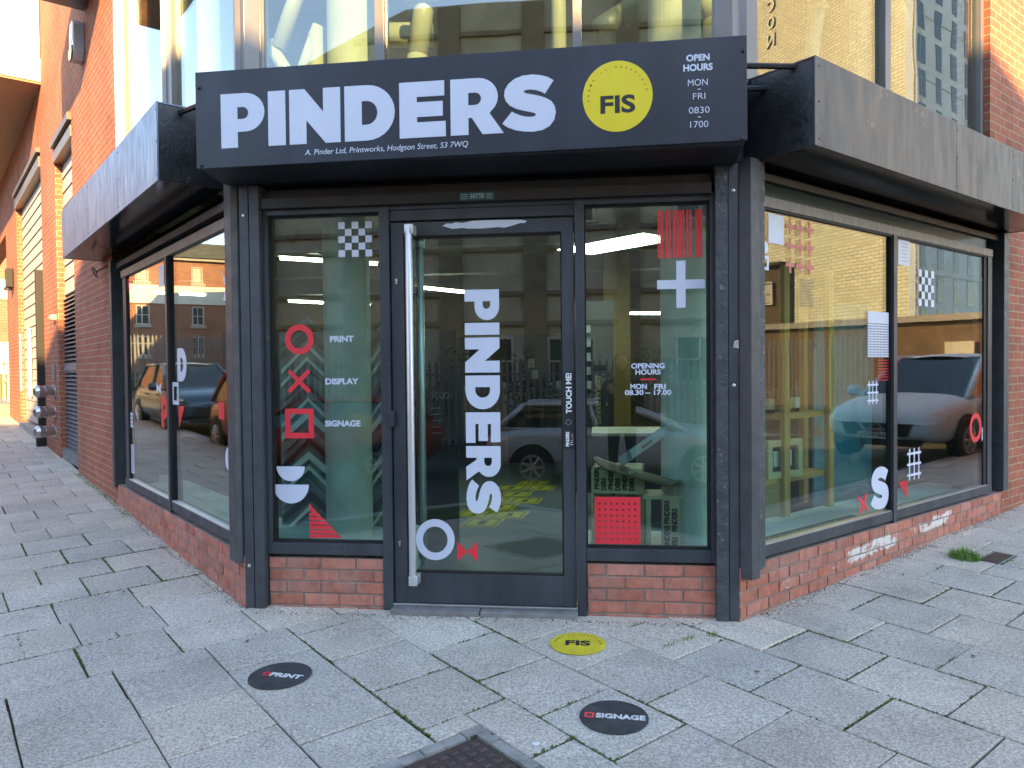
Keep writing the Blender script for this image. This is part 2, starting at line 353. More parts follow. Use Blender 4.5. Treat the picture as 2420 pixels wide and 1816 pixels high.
for k in range(40):                    # kerb stones along the two streets
    v0 = V1-.9*k-.9
    for (ua, ub, va, vb) in ((U0-.14, U0, v0, v0+.893), (-U0-.0, 0, 0, 0)):
        if vb == 0: continue
        q = [to_xy(ua, va), to_xy(ub, va), to_xy(ub, vb), to_xy(ua, vb)]
        for zz in ((-.02, -.2),):
            t_ = [(x, y, gz(y)+.0) for x, y in q]; b_ = [(x, y, gz(y)-.2) for x, y in q]
            mb.face(t_); mb.face(b_)
            for i in range(4): mb.face([t_[i], t_[(i+1) % 4], b_[(i+1) % 4], b_[i]])
    u0 = U0+.9*k
    q = [to_xy(u0, V1), to_xy(u0+.893, V1), to_xy(u0+.893, V1+.14), to_xy(u0, V1+.14)]
    t_ = [(x, y, gz(y)+.0) for x, y in q]; b_ = [(x, y, gz(y)-.2) for x, y in q]
    mb.face(t_); mb.face(b_)
    for i in range(4): mb.face([t_[i], t_[(i+1) % 4], b_[(i+1) % 4], b_[i]])
build('kerb', mb, M['kerb'], kind='structure')
# slabs, 450 mm square
def clip(poly, fn):                    # keep the side where fn>=0
    out = []
    for i in range(len(poly)):
        a, b = poly[i], poly[(i+1) % len(poly)]; fa, fb = fn(a), fn(b)
        if fa >= 0: out.append(a)
        if fa*fb < 0: t = fa/(fa-fb); out.append((a[0]+(b[0]-a[0])*t, a[1]+(b[1]-a[1])*t))
    return out
MAN = (-1.50, -.78, 1.03, 1.75)        # manhole surround in u,v
COV = (3.36, 3.70, 1.455, 1.615)       # small cover in u,v
def slab_poly(mb, poly, col, dz, tx, ty, g=.004):
    cx = sum(p[0] for p in poly)/len(poly); cy = sum(p[1] for p in poly)/len(poly)
    def shrink(d):
        res = []
        for x, y in poly:
            l = sqrt((x-cx)**2+(y-cy)**2) or 1; res.append((x+(cx-x)/l*d*1.414, y+(cy-y)/l*d*1.414))
        return res
    o1, o2 = shrink(g), shrink(g+.005)
    def z(u, v): x, y = to_xy(u, v); return gz(y)+dz+(u-cx)*tx+(v-cy)*ty
    top = [(*to_xy(*p), z(*p)) for p in o2]; mid = [(*to_xy(*p), z(*p)-.004) for p in o1]; bot = [(*to_xy(*p), z(*p)-.045) for p in o1]
    mb.face(top, c=col)
    for a, b in ((top, mid), (mid, bot)):
        for i in range(len(poly)): j = (i+1) % len(poly); mb.face([a[i], a[j], b[j], b[i]], c=col)
def subtract_rect(poly, r):
    u0, u1, v0, v1 = r
    us = [p[0] for p in poly]; vs = [p[1] for p in poly]
    if max(us) <= u0 or min(us) >= u1 or max(vs) <= v0 or min(vs) >= v1: return [poly]
    res = [clip(poly, lambda p: u0-p[0]), clip(poly, lambda p: p[0]-u1)]
    mid = clip(clip(poly, lambda p: p[0]-u0), lambda p: u1-p[0])
    if len(mid) > 2: res += [clip(mid, lambda p: v0-p[1]), clip(mid, lambda p: p[1]-v1)]
    return [q for q in res if len(q) > 2 and max(p[0] for p in q)-min(p[0] for p in q) > .03 and max(p[1] for p in q)-min(p[1] for p in q) > .03]
RAISED = {}
mb = MB(); rs = random.Random(11)
def put_slab(u0, u1, v0, v1, special=None):
    poly = [(u0, v0), (u1, v0), (u1, v1), (u0, v1)]
    ks = [kside(*to_xy(*p)) for p in poly]
    if all(max(k) < -.02 for k in ks): return
    cu, cv = (u0+u1)/2, (v0+v1)/2; k = kside(*to_xy(cu, cv))
    if min(max(q) for q in ks) < -.02 and (cu+cv)*0+to_xy(cu, cv)[1] > .45:
        i = max(range(3), key=lambda q: k[q])
        poly = clip(poly, lambda p: kside(*to_xy(*p))[i]+.03)
        if len(poly) < 3: return
    g = rs.uniform(.91, 1.06); warm = rs.uniform(-.02, .03)
    near = max(0, 1-max(k)/.55)
    g *= 1+.16*near
    col = (g*(1+warm+.03*near), g*(1+.02*near), g*(1-warm-.02*near)); dz = rs.uniform(-.003, .003); tx, ty = rs.uniform(-.006, .006), rs.uniform(-.006, .006)
    gap = rs.choice((.0025, .003, .003, .004, .005, .006, .008))
    if special: dz, tx, ty = special
    for pl in subtract_rect(poly, MAN):
        for pq in subtract_rect(pl, COV): slab_poly(mb, pq, col, dz, tx, ty, gap)
for k in range(-7, 70):                # right and front: rows along v
    u0 = .35+.45*k
    if u0 < U0 or u0 > 30: continue
    ph = .24+(0 if k % 2 == 0 else .225); n0 = -30
    for n in range(n0, 12):
        v0 = ph+.45*n; v1 = v0+.45
        va, vb = max(v0, -.6), min(v1, V1)
        if vb-va < .04: continue
        sp = None
        if k == 1 and abs(v0-.915) < .2: sp = (.006, .0, .008)
        if k == 2 and abs(v0-1.14) < .2: sp = (.007, -.008, -.008)
        put_slab(u0, u0+.45, va, vb, sp)
for k in range(0, 74):                 # left: rows along u
    v1 = -.6-.4625*k; ph = -1.556 if k % 2 == 0 else -1.33
    if k == 1: ph = -1.515
    for n in range(-6, 3):
        u0 = ph+.45*n; ua, ub = max(u0, U0), u0+.45
        if ub-ua < .04: continue
        put_slab(ua, ub, v1-.4625, v1)
build('pavement', mb, M['slab'], kind='structure', recalc=True)
# ------------------------------------------------------------------ the corner shop building
B = thing('corner_shop_building', 'red brick corner building with dark framed shopfront and steel canopies', 'building')
rb = random.Random(5)
def bricks(fr, x0, x1, ztop, n, ofront, ph, name, m, anchor=0.0):
    mb = MB(); mb.box(fr, x0, x1, ztop-n*.075-.03, ztop-.004, ofront-.2, ofront-.007, m=1)
    for k in range(n):
        z1 = ztop-.075*k-.005; z0 = z1-.065; off = anchor+(ph+k) % 2*.1125
        i = math.floor((x0-off)/.225)
        while off+i*.225 < x1:
            a, b = max(off+i*.225+.005, x0), min(off+i*.225+.22, x1); i += 1
            if b-a < .02: continue
            g = rb.uniform(.78, 1.15); h = rb.uniform(-.06, .1)
            c = (.42*g, (.15+.02*h)*g*(1+h), (.10+.03*h)*g*(1+h*2)); d = rb.uniform(-.002, .0025); e = .0035
            q = [(a, z0, -.03), (b, z0, -.03), (b, z1, -.03), (a, z1, -.03)]
            r1 = [(x, z, ofront-.004+d) for x, z, _ in q]; j = lambda: rb.uniform(-.0015, .0015)
            r2 = [(a+e+j(), z0+e+j(), ofront+d), (b-e+j(), z0+e+j(), ofront+d), (b-e+j(), z1-e+j(), ofront+d), (a+e+j(), z1-e+j(), ofront+d)]
            r0 = [(x, z, ofront-.03) for x, z, _ in q]; P = lambda t: fr.P(*t)
            mb.face([P(t) for t in r2], c=c)
            for A, Bq in ((r2, r1), (r1, r0)):
                for w in range(4): mb.face([P(A[w]), P(A[(w+1) % 4]), P(Bq[(w+1) % 4]), P(Bq[w])], c=c)
    return build(name, mb, [m, M['mortar']], B)
bricks(F, -1.375, -.636, .272, 5, -.047, 0, 'brick_plinth', M['plinth'], anchor=-1.262)
bricks(F, .615, 1.366, .272, 5, -.047, 1, 'brick_plinth', M['plinth'], anchor=.615)
bricks(R, .0, 3.99, .276, 6, 0, 0, 'brick_plinth', M['plinths'], anchor=.175).__setitem__('label', 'brick plinth with white salt stains')
bricks(L, -3.9, .0, .29, 5, 0, 0, 'brick_plinth', M['plinth'], anchor=.01)
def wallp(fr, boxes, name='brick_wall', m='brick', **k):
    mb = MB()
    for bx in boxes: mb.box(fr, *bx)
    return build(name, mb, M[m], B, **k)
wallp(R, [(4.10, 5.2, -.3, 3.0, -.3, 0), (3.70, 5.2, 3.0, 9.5, -.3, 0), (5.2, 26, -.3, 9.5, -.3, 0), (3.99, 4.10, -.3, .28, -.3, 0)])
wallp(L, [(-6.33, -3.92, -.2, 3.0, -.3, 0), (-6.33, -3.56, 3.0, 8.5, -.3, 0), (-9.44, -7.88, -.1, 8.5, -.3, 0), (-7.88, -6.33, 4.75, 8.5, -.3, 0), (-13.44, -9.44, 5.05, 8.5, -.3, 0), (-15.8, -13.44, 0, 8.5, -.3, 0), (-24, -15.8, 4.6, 8.5, -.3, 0), (-24, -22.6, 0, 4.6, -.3, 0), (-13.44, -9.44, -.1, .28, -.3, -.005)])
# steel posts
def post(fr, x0, x1, z0, z1, o0, o1, m='post', name='steel_post', bolts=()):
    mb = MB(); mb.box(fr, x0, x1, z0, z1, o0, o1); p = build(name, mb, M[m], B, bevel=.004)
    if bolts:
        for bz in bolts: mb = MB(); mb.lathe(fr.P((x0+x1)/2, bz, o1-.001), fr.n, [(0, .011), (.005, .010), (.007, .005)], 12); build('bolt', mb, M['alu'], p, smooth=False)
    return p
post(F, -1.512, -1.452, -.08, 2.60, -.12, 0, bolts=(.225, 2.40))
post(F, -1.446, -1.382, -.07, 2.585, -.12, .004)
post(F, 1.364, 1.434, -.075, 2.60, -.12, .003, 'pitted')
post(F, 1.437, 1.492, -.10, 2.60, -.12, 0, bolts=(2.445, 1.33))
post(R, .004, .088, .215, 2.62, -.1, .075); post(R, .088, .165, .255, 2.62, -.1, .06, 'pitted')
post(L, -.214, -.15, .262, 2.62, -.1, .02); post(L, -.15, -.02, .24, 2.62, -.1, .045)
post(R, 3.99, 4.105, .285, 2.62, -.15, .02); post(L, -3.935, -3.83, .26, 2.58, -.1, .03)
mb = MB(); mb.box(F, -1.60, 1.60, 2.455, 3.1, -.32, -.13); mb.box(F, -1.45, -1.376, -.1, 2.6, -.2, -.1); mb.box(F, 1.362, 1.44, -.1, 2.6, -.2, -.1)
mb.box(R, .1, 4.0, 2.46, 2.72, -.32, -.20); mb.box(L, -3.85, -.1, 2.46, 2.72, -.32, -.20)
mb.box(R, 3.75, 3.99, .28, 2.7, -.32, -.15); mb.box(L, -3.83, -3.53, .28, 2.6, -.32, -.15)
build('dark_backing', mb, M['dark'], B)
# shutter rails and box
mb = MB(); mb.box(F, -1.392, 1.345, 2.442, 2.505, -.10, -.012); mb.box(F, -1.392, 1.345, 2.438, 2.4425, -.02, -.004)
mb.box(F, -1.392, 1.345, 2.507, 2.56, -.12, -.05); build('shutter_rail', mb, M['rail'], B, bevel=.003)
mb = MB(); mb.box(R, .166, 3.99, 2.555, 2.60, -.12, -.03); build('shutter_rail', mb, M['rail'], B, bevel=.003)
mb = MB(); mb.box(L, -3.83, -.2, 2.50, 2.555, -.12, -.02); build('shutter_rail', mb, M['pitted'], B, bevel=.003)
mb = MB(); mb.prism(Fr((-1.585, 0, 0), (0, -1, 0), (1, 0, 0)), [(-.12, 2.60), (.06, 2.585), (.30, 2.612), (.335, 2.64), (.335, 3.12), (-.12, 3.12)], 0, 3.055)
build('shutter_box', mb, M['shutterbox'], B, bevel=.006)
mb = MB(); mb.box(F, -.127, .081, 2.446, 2.494, -.011, -.009, m=0); mb2 = MB()
lab = build('maker_label', mb, mat('teal_label', (.02, .09, .1), .4), B)
txt(mb2, F, 'SHUTTER', -.063, .024, 2.456, .03, -.008, bold=.03)
for i in range(3):
    mb2.box(F, -.12, -.075, 2.455+.012*i, 2.459+.012*i, -.0085, -.0078); mb2.box(F, .034, .072, 2.455+.012*i, 2.459+.012*i, -.0085, -.0078)
build('label_print', mb2, mat('pale_print', (.35, .42, .42), .5), lab)
# ---- windows
def pane(fr, x0, x1, z0, z1, o, parent, m='glass', name='glass_pane'):
    mb = MB(); mb.box(fr, x0, x1, z0, z1, o-.012, o); return build(name, mb, M[m], parent)
GO = -.083
def vinyl(name, fn, parent, m='vinyl', label=None):
    mb = MB(); fn(mb); return build(name, mb, M[m], parent, label=label)
VO = GO+.0012
# front left
mb = MB()
mb.box(F, -1.379, -1.353, .292, 2.452, -.13, -.04); mb.box(F, -1.353, -.634, .292, .362, -.13, -.04); mb.box(F, -1.353, -.634, 2.404, 2.452, -.13, -.04); mb.box(F, -.634, -.572, -.04, 2.452, -.13, -.035)
wfl = build('shop_window', mb, M['frame'], B, bevel=.003)
mb = MB(); mb.box(F, -1.353, -.634, .362, .375, -.11, -.072); mb.box(F, -1.353, -.634, 2.392, 2.404, -.11, -.072); mb.box(F, -1.353, -1.342, .375, 2.392, -.11, -.072); mb.box(F, -.645, -.634, .375, 2.392, -.11, -.072)
build('gasket', mb, M['dark'], wfl)
pane(F, -1.345, -.64, .372, 2.396, GO, wfl)
def chk(fr, x0, x1, z0, z1, nx, nz, inv=0):
    def fn(mb):
        dx, dz = (x1-x0)/nx, (z1-z0)/nz
        for i in range(nx):
            for j in range(nz):
                if (i+j+inv) % 2 == 0: mb.box(fr, x0+dx*i, x0+dx*(i+1)-.001, z0+dz*j, z0+dz*(j+1)-.001, VO-.0008, VO+.0008)
    return fn
vinyl('checker_decal', chk(F, -.907, -.691, 2.141, 2.358, 5, 5), wfl)
ring = lambda fr, cx, cz, r, ri, o=None, kx=1: (lambda mb: shp(mb, fr, [ell(cx, cz, r*kx, r), ell(cx, cz, ri*kx, ri)], VO if o is None else o))
vinyl('ring_decal', ring(F, -1.169, 1.635, .094, .057), wfl, 'red')
def cross(cx, cz, r, w, fr=F, rot=45, o=None, kx=1):
    def fn(mb, o=o):
        o = VO if o is None else o
        pts = [(w, w), (r, w), (r, -w), (w, -w), (w, -r), (-w, -r), (-w, -w), (-r, -w), (-r, w), (-w, w), (-w, r), (w, r)]; a = radians(rot)
        shp(mb, fr, [[(cx+(x*cos(a)-y*sin(a))*kx, cz+x*sin(a)+y*cos(a)) for x, y in pts]], o)
    return fn
vinyl('cross_decal', cross(-1.175, 1.373, .094, .0135), wfl, 'red')
sqo = lambda fr, x0, x1, z0, z1, w: (lambda mb: shp(mb, fr, [rect(x0, x1, z0, z1), rect(x0+w, x1-w, z0+w, z1-w)], VO))
vinyl('square_outline_decal', sqo(F, -1.270, -1.083, 1.015, 1.201, .034), wfl, 'red')
vinyl('half_disc_decal', lambda mb: shp(mb, F, [ell(-1.239, .837, .0925, .093, pi, 2*pi)], VO), wfl)
vinyl('half_disc_decal', lambda mb: shp(mb, F, [ell(-1.239, .722, .117, .119, pi, 2*pi)], VO), wfl)
def tri_str(mb):
    for i in range(8):
        za = .389+.0275*i; zb = za+.0205; f = lambda z: -1.122+(.209)*(1-(z-.389)/.218)
        shp(mb, F, [[(-1.122, za), (f(za), za), (max(f(zb), -1.121), zb), (-1.122, zb)]], VO)
vinyl('striped_triangle_decal', tri_str, wfl, 'red')
for wd, x0, x1, z in (('PRINT', -.970, -.8185, 1.6155), ('DISPLAY', -1.0037, -.79, 1.3513), ('SIGNAGE', -1.0094, -.781, 1.0886)):
    vinyl('vinyl_lettering', lambda mb: txt(mb, F, wd, x0, x1, z, .0375, VO, bold=.035), wfl)
# front right
mb = MB()
mb.box(F, .557, .611, -.05, 2.452, -.13, -.035); mb.box(F, .611, 1.342, .287, .360, -.13, -.04); mb.box(F, .611, 1.342, 2.404, 2.452, -.13, -.04); mb.box(F, 1.342, 1.364, .287, 2.452, -.13, -.04)
wfr = build('shop_window', mb, M['frame'], B, bevel=.003)
mb = MB(); mb.box(F, .611, 1.342, .360, .373, -.11, -.072); mb.box(F, .611, 1.342, 2.392, 2.404, -.11, -.072); mb.box(F, .611, .621, .373, 2.392, -.11, -.072); mb.box(F, 1.325, 1.342, .373, 2.392, -.11, -.072)
build('gasket', mb, M['dark'], wfr)
pane(F, .617, 1.334, .37, 2.396, GO, wfr)
def barcode(mb):
    for a, b in ((848, 859), (872, 892), (915, 933), (942, 955), (977, 1000), (1012, 1032), (1040, 1050), (1060, 1072), (1093, 1105), (1118, 1132), (1170, 1182), (1190, 1200), (1208, 1225)):
        mb.box(F, 1.0458+(a-849.5)/377*.255, 1.0458+(b-846.5)/377*.255, 2.0815, 2.3615, VO-.0008, VO+.0008)
vinyl('barcode_decal', barcode, wfr, 'red')
vinyl('plus_decal', cross(1.177, 1.926, .138, .0265, rot=0), wfr)
for wd, x0, x1, z, h in (('OPENING', .8846, 1.0796, 1.4318, .0315), ('HOURS', .909, 1.057, 1.3958, .0305), ('MON', .8789, .9763, 1.31, .031), ('FRI', 1.0184, 1.0858, 1.309, .031)):
    vinyl('vinyl_lettering', lambda mb: txt(mb, F, wd, x0, x1, z, h, VO, bold=.034), wfr)
vinyl('vinyl_lettering', lambda mb: txt(mb, F, '08.30 – 17.00', .846, 1.1179, 1.2745, .0302, VO, bold=.03), wfr)
vinyl('line_decal', lambda mb: mb.box(F, .9384, 1.0281, 1.3625, 1.3722, VO-.0008, VO+.0008), wfr, 'red')
def redsq(mb):
    ls = [rect(.6616, .9332, .3816, .6646)]
    for i in range(7):
        for j in range(7): cx, cz = .6906+.0353*i, .4118+.0353*j+.0; ls.append(rect(cx-.0055, cx+.0055, cz-.0055, cz+.0055))
    shp(mb, F, ls, VO)
vinyl('perforated_square_decal', redsq, wfr, 'red')
# left side window
GS = -.03; VO = GS+.0012
mb = MB()
mb.box(L, -3.53, -.2, .318, .388, -.10, -.008); mb.box(L, -1.828, -1.772, .30, 2.372, -.10, .0); mb.box(L, -3.53, -3.37, .388, 2.372, -.10, -.02); mb.box(L, -.24, -.2, .388, 2.372, -.10, -.012)
wl = build('side_window', mb, M['frame'], B, bevel=.002)
mb = MB(); mb.box(L, -3.53, -.2, 2.372, 2.442, -.10, -.004); build('transom', mb, M['beige'], wl, bevel=.003)
mb = MB(); mb.box(L, -3.53, -.2, 2.442, 2.50, -.16, -.08); build('top_panel', mb, M['darkgreen'], wl)
for a, b in ((-3.37, -1.828), (-1.772, -.24)): mb = MB(); mb.box(L, a, b, .388, .398, -.06, -.012); build('glazing_bead', mb, M['silver'], wl)
for a, b in ((-1.772, -1.762), (-3.37, -3.35)): mb = MB(); mb.box(L, a, b, .398, 2.372, -.06, -.014); build('gasket', mb, M['dark'], wl)
pane(L, -3.38, -1.82, .39, 2.375, GS, wl, 'glassside'); pane(L, -1.78, -.23, .39, 2.375, GS, wl, 'glassside')
def hv(fr, ch, x0, x1, z0, z1): return lambda mb: heavy(mb, fr, ch, lambda x, y: (x0+x/GL[ch][0]*(x1-x0), z0+y*(z1-z0)), VO)
vinyl('letter_decal', hv(L, 'D', -1.5947, -1.3378, 1.364, 1.6237), wl); vinyl('square_outline_decal', sqo(L, -1.7534, -1.576, 1.177, 1.3557, .033), wl)
vinyl('letter_decal', hv(L, 'P', -2.1283, -1.9238, .9706, 1.2323), wl, 'red'); vinyl('letter_decal', hv(L, 'I', -.5631, -.4538, 1.114, 1.2305), wl, 'red')
vinyl('triangle_decal', lambda mb: shp(mb, L, [[(-1.591, 1.165), (-1.417, 1.174), (-1.574, .998)]], VO), wl, 'red')
vinyl('disc_decal', lambda mb: shp(mb, L, [ell(-.378, .857, .062, .0765)], VO), wl)
vinyl('bow_decal', lambda mb: shp(mb, L, [[(-2.2766, 1.346), (-2.204, 1.31), (-2.1313, 1.346), (-2.1313, 1.25), (-2.204, 1.287), (-2.2766, 1.25)]], VO), wl)
def hstr(x0, x1, z0, z1, n, fr=L):
    def fn(mb):
        d = (z1-z0)/n
        for i in range(n): mb.box(fr, x0, x1, z0+d*i, z0+d*i+d*.6, VO-.0008, VO+.0008)
    return fn
vinyl('striped_decal', hstr(-3.34, -3.20, .458, .7438, 20), wl)
def lattice(x0, x1, z0, z1, n, w, fr, nz=None):
    def fn(mb):
        nz_ = nz or n; dx, dz = (x1-x0)/n, (z1-z0)/nz_
        for i in range(n): c = x0+dx*(i+.5); mb.box(fr, c-w, c+w, z0, z1, VO-.0008, VO)
        for j in range(nz_): c = z0+dz*(j+.5); mb.box(fr, x0, x1, c-w, c+w, VO, VO+.0008)
    return fn
vinyl('hash_decal', lattice(-3.34, -3.2329, .9, 1.0515, 3, .008, L, 4), wl)
vinyl('star_decal', lambda mb: shp(mb, L, [[(-.445, 2.112), (-.38, 2.05), (-.29, 2.11), (-.31, 1.97), (-.27, 1.90), (-.42, 1.91), (-.38, 2.0)]], VO), wl)
vinyl('patch_decal', lambda mb: mb.box(L, -2.1344, -1.9616, 2.154, 2.333, VO-.0008, VO+.0008), wl)
vinyl('patch_decal', lambda mb: mb.box(L, -3.345, -3.28, 2.234, 2.345, VO-.0008, VO+.0008), wl, 'red')
def pl3(fr, x0, x1, z0, z1, nx, nz, w, kf=.445):
    def fn(mb):
        dx, dz = (x1-x0)/nx, (z1-z0)/nz
        for i in range(nx):
            for j in range(nz): cross(x0+dx*(i+.5), z0+dz*(j+.5), min(dx, dz)*kf, w, fr, 0, VO)(mb)
    return fn
# right side window
mb = MB()
mb.box(R, .16, 3.79, .293, .362, -.10, -.008); mb.box(R, 1.90, 1.956, .28, 2.39, -.10, .0); mb.box(R, 3.70, 3.79, .362, 2.39, -.10, -.01); mb.box(R, .16, .178, .362, 2.39, -.10, -.01)
wr = build('side_window', mb, M['frame'], B, bevel=.002)
mb = MB(); mb.box(R, .16, 3.79, 2.388, 2.452, -.10, -.004); build('transom', mb, M['beige'], wr, bevel=.003)
mb = MB(); mb.box(R, .16, 3.79, 2.452, 2.555, -.16, -.06); build('top_panel', mb, M['darkgreen'], wr)
for a, b in ((.178, 1.90), (1.956, 3.70)): mb = MB(); mb.box(R, a, b, .362, .372, -.06, -.012); build('glazing_bead', mb, M['alu'], wr)
mb = MB(); mb.box(R, 1.888, 1.90, .372, 2.388, -.06, -.012); mb.box(R, 3.64, 3.70, .372, 2.388, -.06, -.022); mb.box(R, .178, 1.9, 2.376, 2.388, -.06, -.014); mb.box(R, 1.956, 3.7, 2.376, 2.388, -.06, -.014); build('gasket', mb, M['dark'], wr)
pane(R, .17, 1.905, .364, 2.392, GS, wr, 'glassside'); pane(R, 1.95, 3.705, .364, 2.392, GS, wr, 'glassside')
vinyl('square_decal', lambda mb: mb.box(R, .3367, .5013, 2.1845, 2.3622, VO-.0008, VO+.0008), wr)
vinyl('plus_grid_decal', pl3(R, .5191, .856, 2.0077, 2.37, 3, 3, .0115), wr, 'redpale')
vinyl('disc_decal', lambda mb: shp(mb, R, [ell(.30, 2.1513, .0354, .0364)], VO), wr); vinyl('square_outline_decal', sqo(R, .2605, .3403, 2.0168, 2.1033, .02), wr)
vinyl('square_decal', lambda mb: mb.box(R, .19, .2435, 2.1136, 2.189, VO-.0008, VO+.0008), wr); vinyl('half_disc_decal', lambda mb: shp(mb, R, [ell(.205, 2.057, .045, .035, -pi/2, pi/2)], VO), wr)
def dashes(x0, x1, z0, z1, nx, nz, fr=R):
    def fn(mb):
        for i in range(nx):
            for j in range(nz):
                x, z = x0+(x1-x0)*i/nx, z0+(z1-z0)*j/nz; mb.box(fr, x, x+(x1-x0)/nx*.55, z, z+(z1-z0)/nz*.4, VO-.0008, VO+.0008)
    return fn
vinyl('dash_grid_decal', dashes(.687, .855, 1.818, 2.0, 7, 10), wr, 'beige'); vinyl('lattice_decal', lattice(1.5642, 1.878, 1.4944, 1.735, 15, .0045, R, 13), wr); vinyl('lattice_patch_decal', lattice(1.5642, 1.878, 1.737, 1.8217, 15, .008, R, 5), wr)
vinyl('dash_grid_decal', dashes(1.7138, 1.882, 1.3252, 1.4896, 8, 8), wr, 'red')
vinyl('hash_decal', pl3(R, 1.5581, 1.7203, 1.157, 1.3268, 3, 3, .0065, .5), wr)
vinyl('dotted_square_decal', lambda mb: shp(mb, R, [rect(2.03, 2.2149, 2.1862, 2.3767)]+[rect(2.085+.022*i, 2.093+.022*i, 2.215+.026*j, 2.223+.026*j) for i in range(5) for j in range(6)], VO), wr)
vinyl('checker_decal', chk(R, 2.3668, 2.6456, 1.8941, 2.1789, 5, 5), wr)
vinyl('ring_decal', ring(R, 3.4826, .887, .127, .083), wr, 'red'); vinyl('bow_decal', lambda mb: shp(mb, R, [[(3.6214, .8879), (3.688, .824), (3.6214, .7608)], [(3.7555, .8879), (3.688, .824), (3.7555, .7608)]], VO), wr)
vinyl('hash_decal', pl3(R, 2.1801, 2.4155, .5523, .799, 3, 3, .009, .5), wr)
vinyl('letter_decal', hv(R, 'S', 1.6069, 1.8792, .3933, .7019), wr); vinyl('cross_decal', cross(1.4977, .4627, .082, .014, R, 50), wr, 'red')
def rtri(mb):
    for i in range(8):
        f = lambda x: .413+.146*(2.19-x)/.156
        xa = 2.034+.0195*i; xb = xa+.013; shp(mb, R, [[(xa, .56), (xb, .56), (xb, f(xb)), (xa, min(f(xa), .5595))]], VO)
vinyl('striped_triangle_decal', rtri, wr, 'red')
VO = GO+.0012
# ---- door
mb = MB(); mb.box(F, -.572, .557, 2.347, 2.412, -.13, -.05); mb.box(F, -.572, .557, 2.412, 2.452, -.13, -.04); build('door_frame', mb, M['frame'], B, bevel=.003)
mb = MB()
mb.box(F, -.566, -.488, .006, 2.336, -.11, -.052); mb.box(F, .478, .55, .006, 2.336, -.11, -.052); mb.box(F, -.488, .478, .006, .187, -.11, -.0525); mb.box(F, -.488, .478, 2.251, 2.336, -.11, -.0525)
door = build('door', mb, M['frame'], B, bevel=.003, label='dark framed glass entrance door with a full height steel bar handle')
mb = MB(); mb.box(F, -.488, .478, .187, .197, -.10, -.066); mb.box(F, -.488, .478, 2.241, 2.251, -.10, -.066); mb.box(F, .468, .478, .197, 2.241, -.10, -.066); mb.box(F, -.488, -.478, .197, 2.241, -.10, -.066); build('gasket', mb, M['dark'], door)
pane(F, -.482, .472, .192, 2.246, GO, door)
mb = MB(); hx, ho = -.432, .03
mb.tube(F.P(hx, .135, ho), F.P(hx, 2.308, ho), .0215, n=20)
for z in (.135, 2.25): mb.box(F, hx-.022, hx+.03, z, z+.058, -.052, ho+.02)
build('bar_handle', mb, M['satin'], door, smooth=True, bevel=.004)
mb = MB(); mb.tube(F.P(-.41, .24, -.17), F.P(-.41, 2.25, -.17), .0215, n=20)
for z in (.26, 2.2): mb.box(F, -.43, -.38, z, z+.05, -.17, -.11)
build('bar_handle', mb, M['satin'], door, smooth=True)
for z in (1.979, .37):
    mb = MB(); mb.prism(F, ell(-.532, z+.008, .009, .009, n=14), -.052, -.046); mb.box(F, -.537, -.527, z-.017, z+.004, -.052, -.0465); build('lock', mb, M['alu'], door)
mb = MB(); mb.box(F, -.585, -.549, 1.09, 1.19, -.052, -.022); build('hinge', mb, M['frame'], door, bevel=.004)
DO = -.0512
torn = [(-.243, 2.308), (-.213, 2.322), (-.19, 2.319), (-.158, 2.327), (-.12, 2.322), (-.088, 2.327), (-.057, 2.333), (.083, 2.333), (.237, 2.329), (.272, 2.322), (.26, 2.309), (.235, 2.311), (.191, 2.298), (.137, 2.285), (.1, 2.29), (.005, 2.285), (-.081, 2.286), (-.12, 2.292), (-.182, 2.288), (-.213, 2.298)]
vinyl('torn_sticker', lambda mb: shp(mb, F, [torn], DO), door, 'vinyl')
k = (1.921-.5534)/heavy_width('PINDERS')
vinyl('vinyl_lettering', lambda mb: heavy(mb, F, 'PINDERS', lambda x, y: (-.1171+y*.2125, 1.921-x*k), VO), door)
vinyl('ring_decal', ring(F, -.3166, .3895, .127, .081, kx=.96), door)
vinyl('bow_decal', lambda mb: shp(mb, F, [[(-.179, .3798), (-.116, .319), (-.179, .2582)], [(-.0529, .3798), (-.116, .319), (-.0529, .2582)]], VO), door, 'red')
mb = MB(); mb.box(F, .486, .543, .962, 1.417, -.052, -.045); pl = build('push_plate', mb, M['black'], door, bevel=.002)
vinyl('plate_lettering', lambda mb: txt(mb, F, 'TOUCH ME!', .531, .531+.241, 1.168, .034, -.0442, bold=.035, rot=pi/2), pl, 'white')
vinyl('plate_lettering', lambda mb: txt(mb, F, 'PINDERS', .515, .515+.088, .9705, .021, -.0442, bold=.045, rot=pi/2), pl, 'white')
def plate(mb):
    for i, (a, w) in enumerate(((0, .016), (.010, .016), (.022, .01), (.034, .005), (.044, .008), (.056, .01))): mb.box(F, .5365-w, .5365, .98+.0122*i, .983+.0122*i, -.0446, -.0438)
vinyl('plate_hours', plate, pl, 'white')
vinyl('button_ring', ring(F, .511, 1.116, .0165, .0135, -.0442), pl, 'alu')
mb = MB(); mb.box(F, -.572, .557, -.012, .004, -.14, -.03); build('threshold', mb, M['alu'], B, bevel=.003)
mb = MB(); mb.box(F, -.574, -.03, -.12, -.014, -.2, .035); mb.box(F, -.024, .559, -.12, -.014, -.2, .03); build('door_step', mb, M['conc'], B, bevel=.006)
mb = MB()                              # scraps of paper left on the right hand post
shp(mb, F, [[(1.462, 1.545), (1.468, 1.585), (1.492, 1.592), (1.491, 1.54), (1.475, 1.548)]], .001); build('paper_scrap', mb, mat('scrap_paper', (.5, .42, .42), .8, var=.4, vs=60), B)
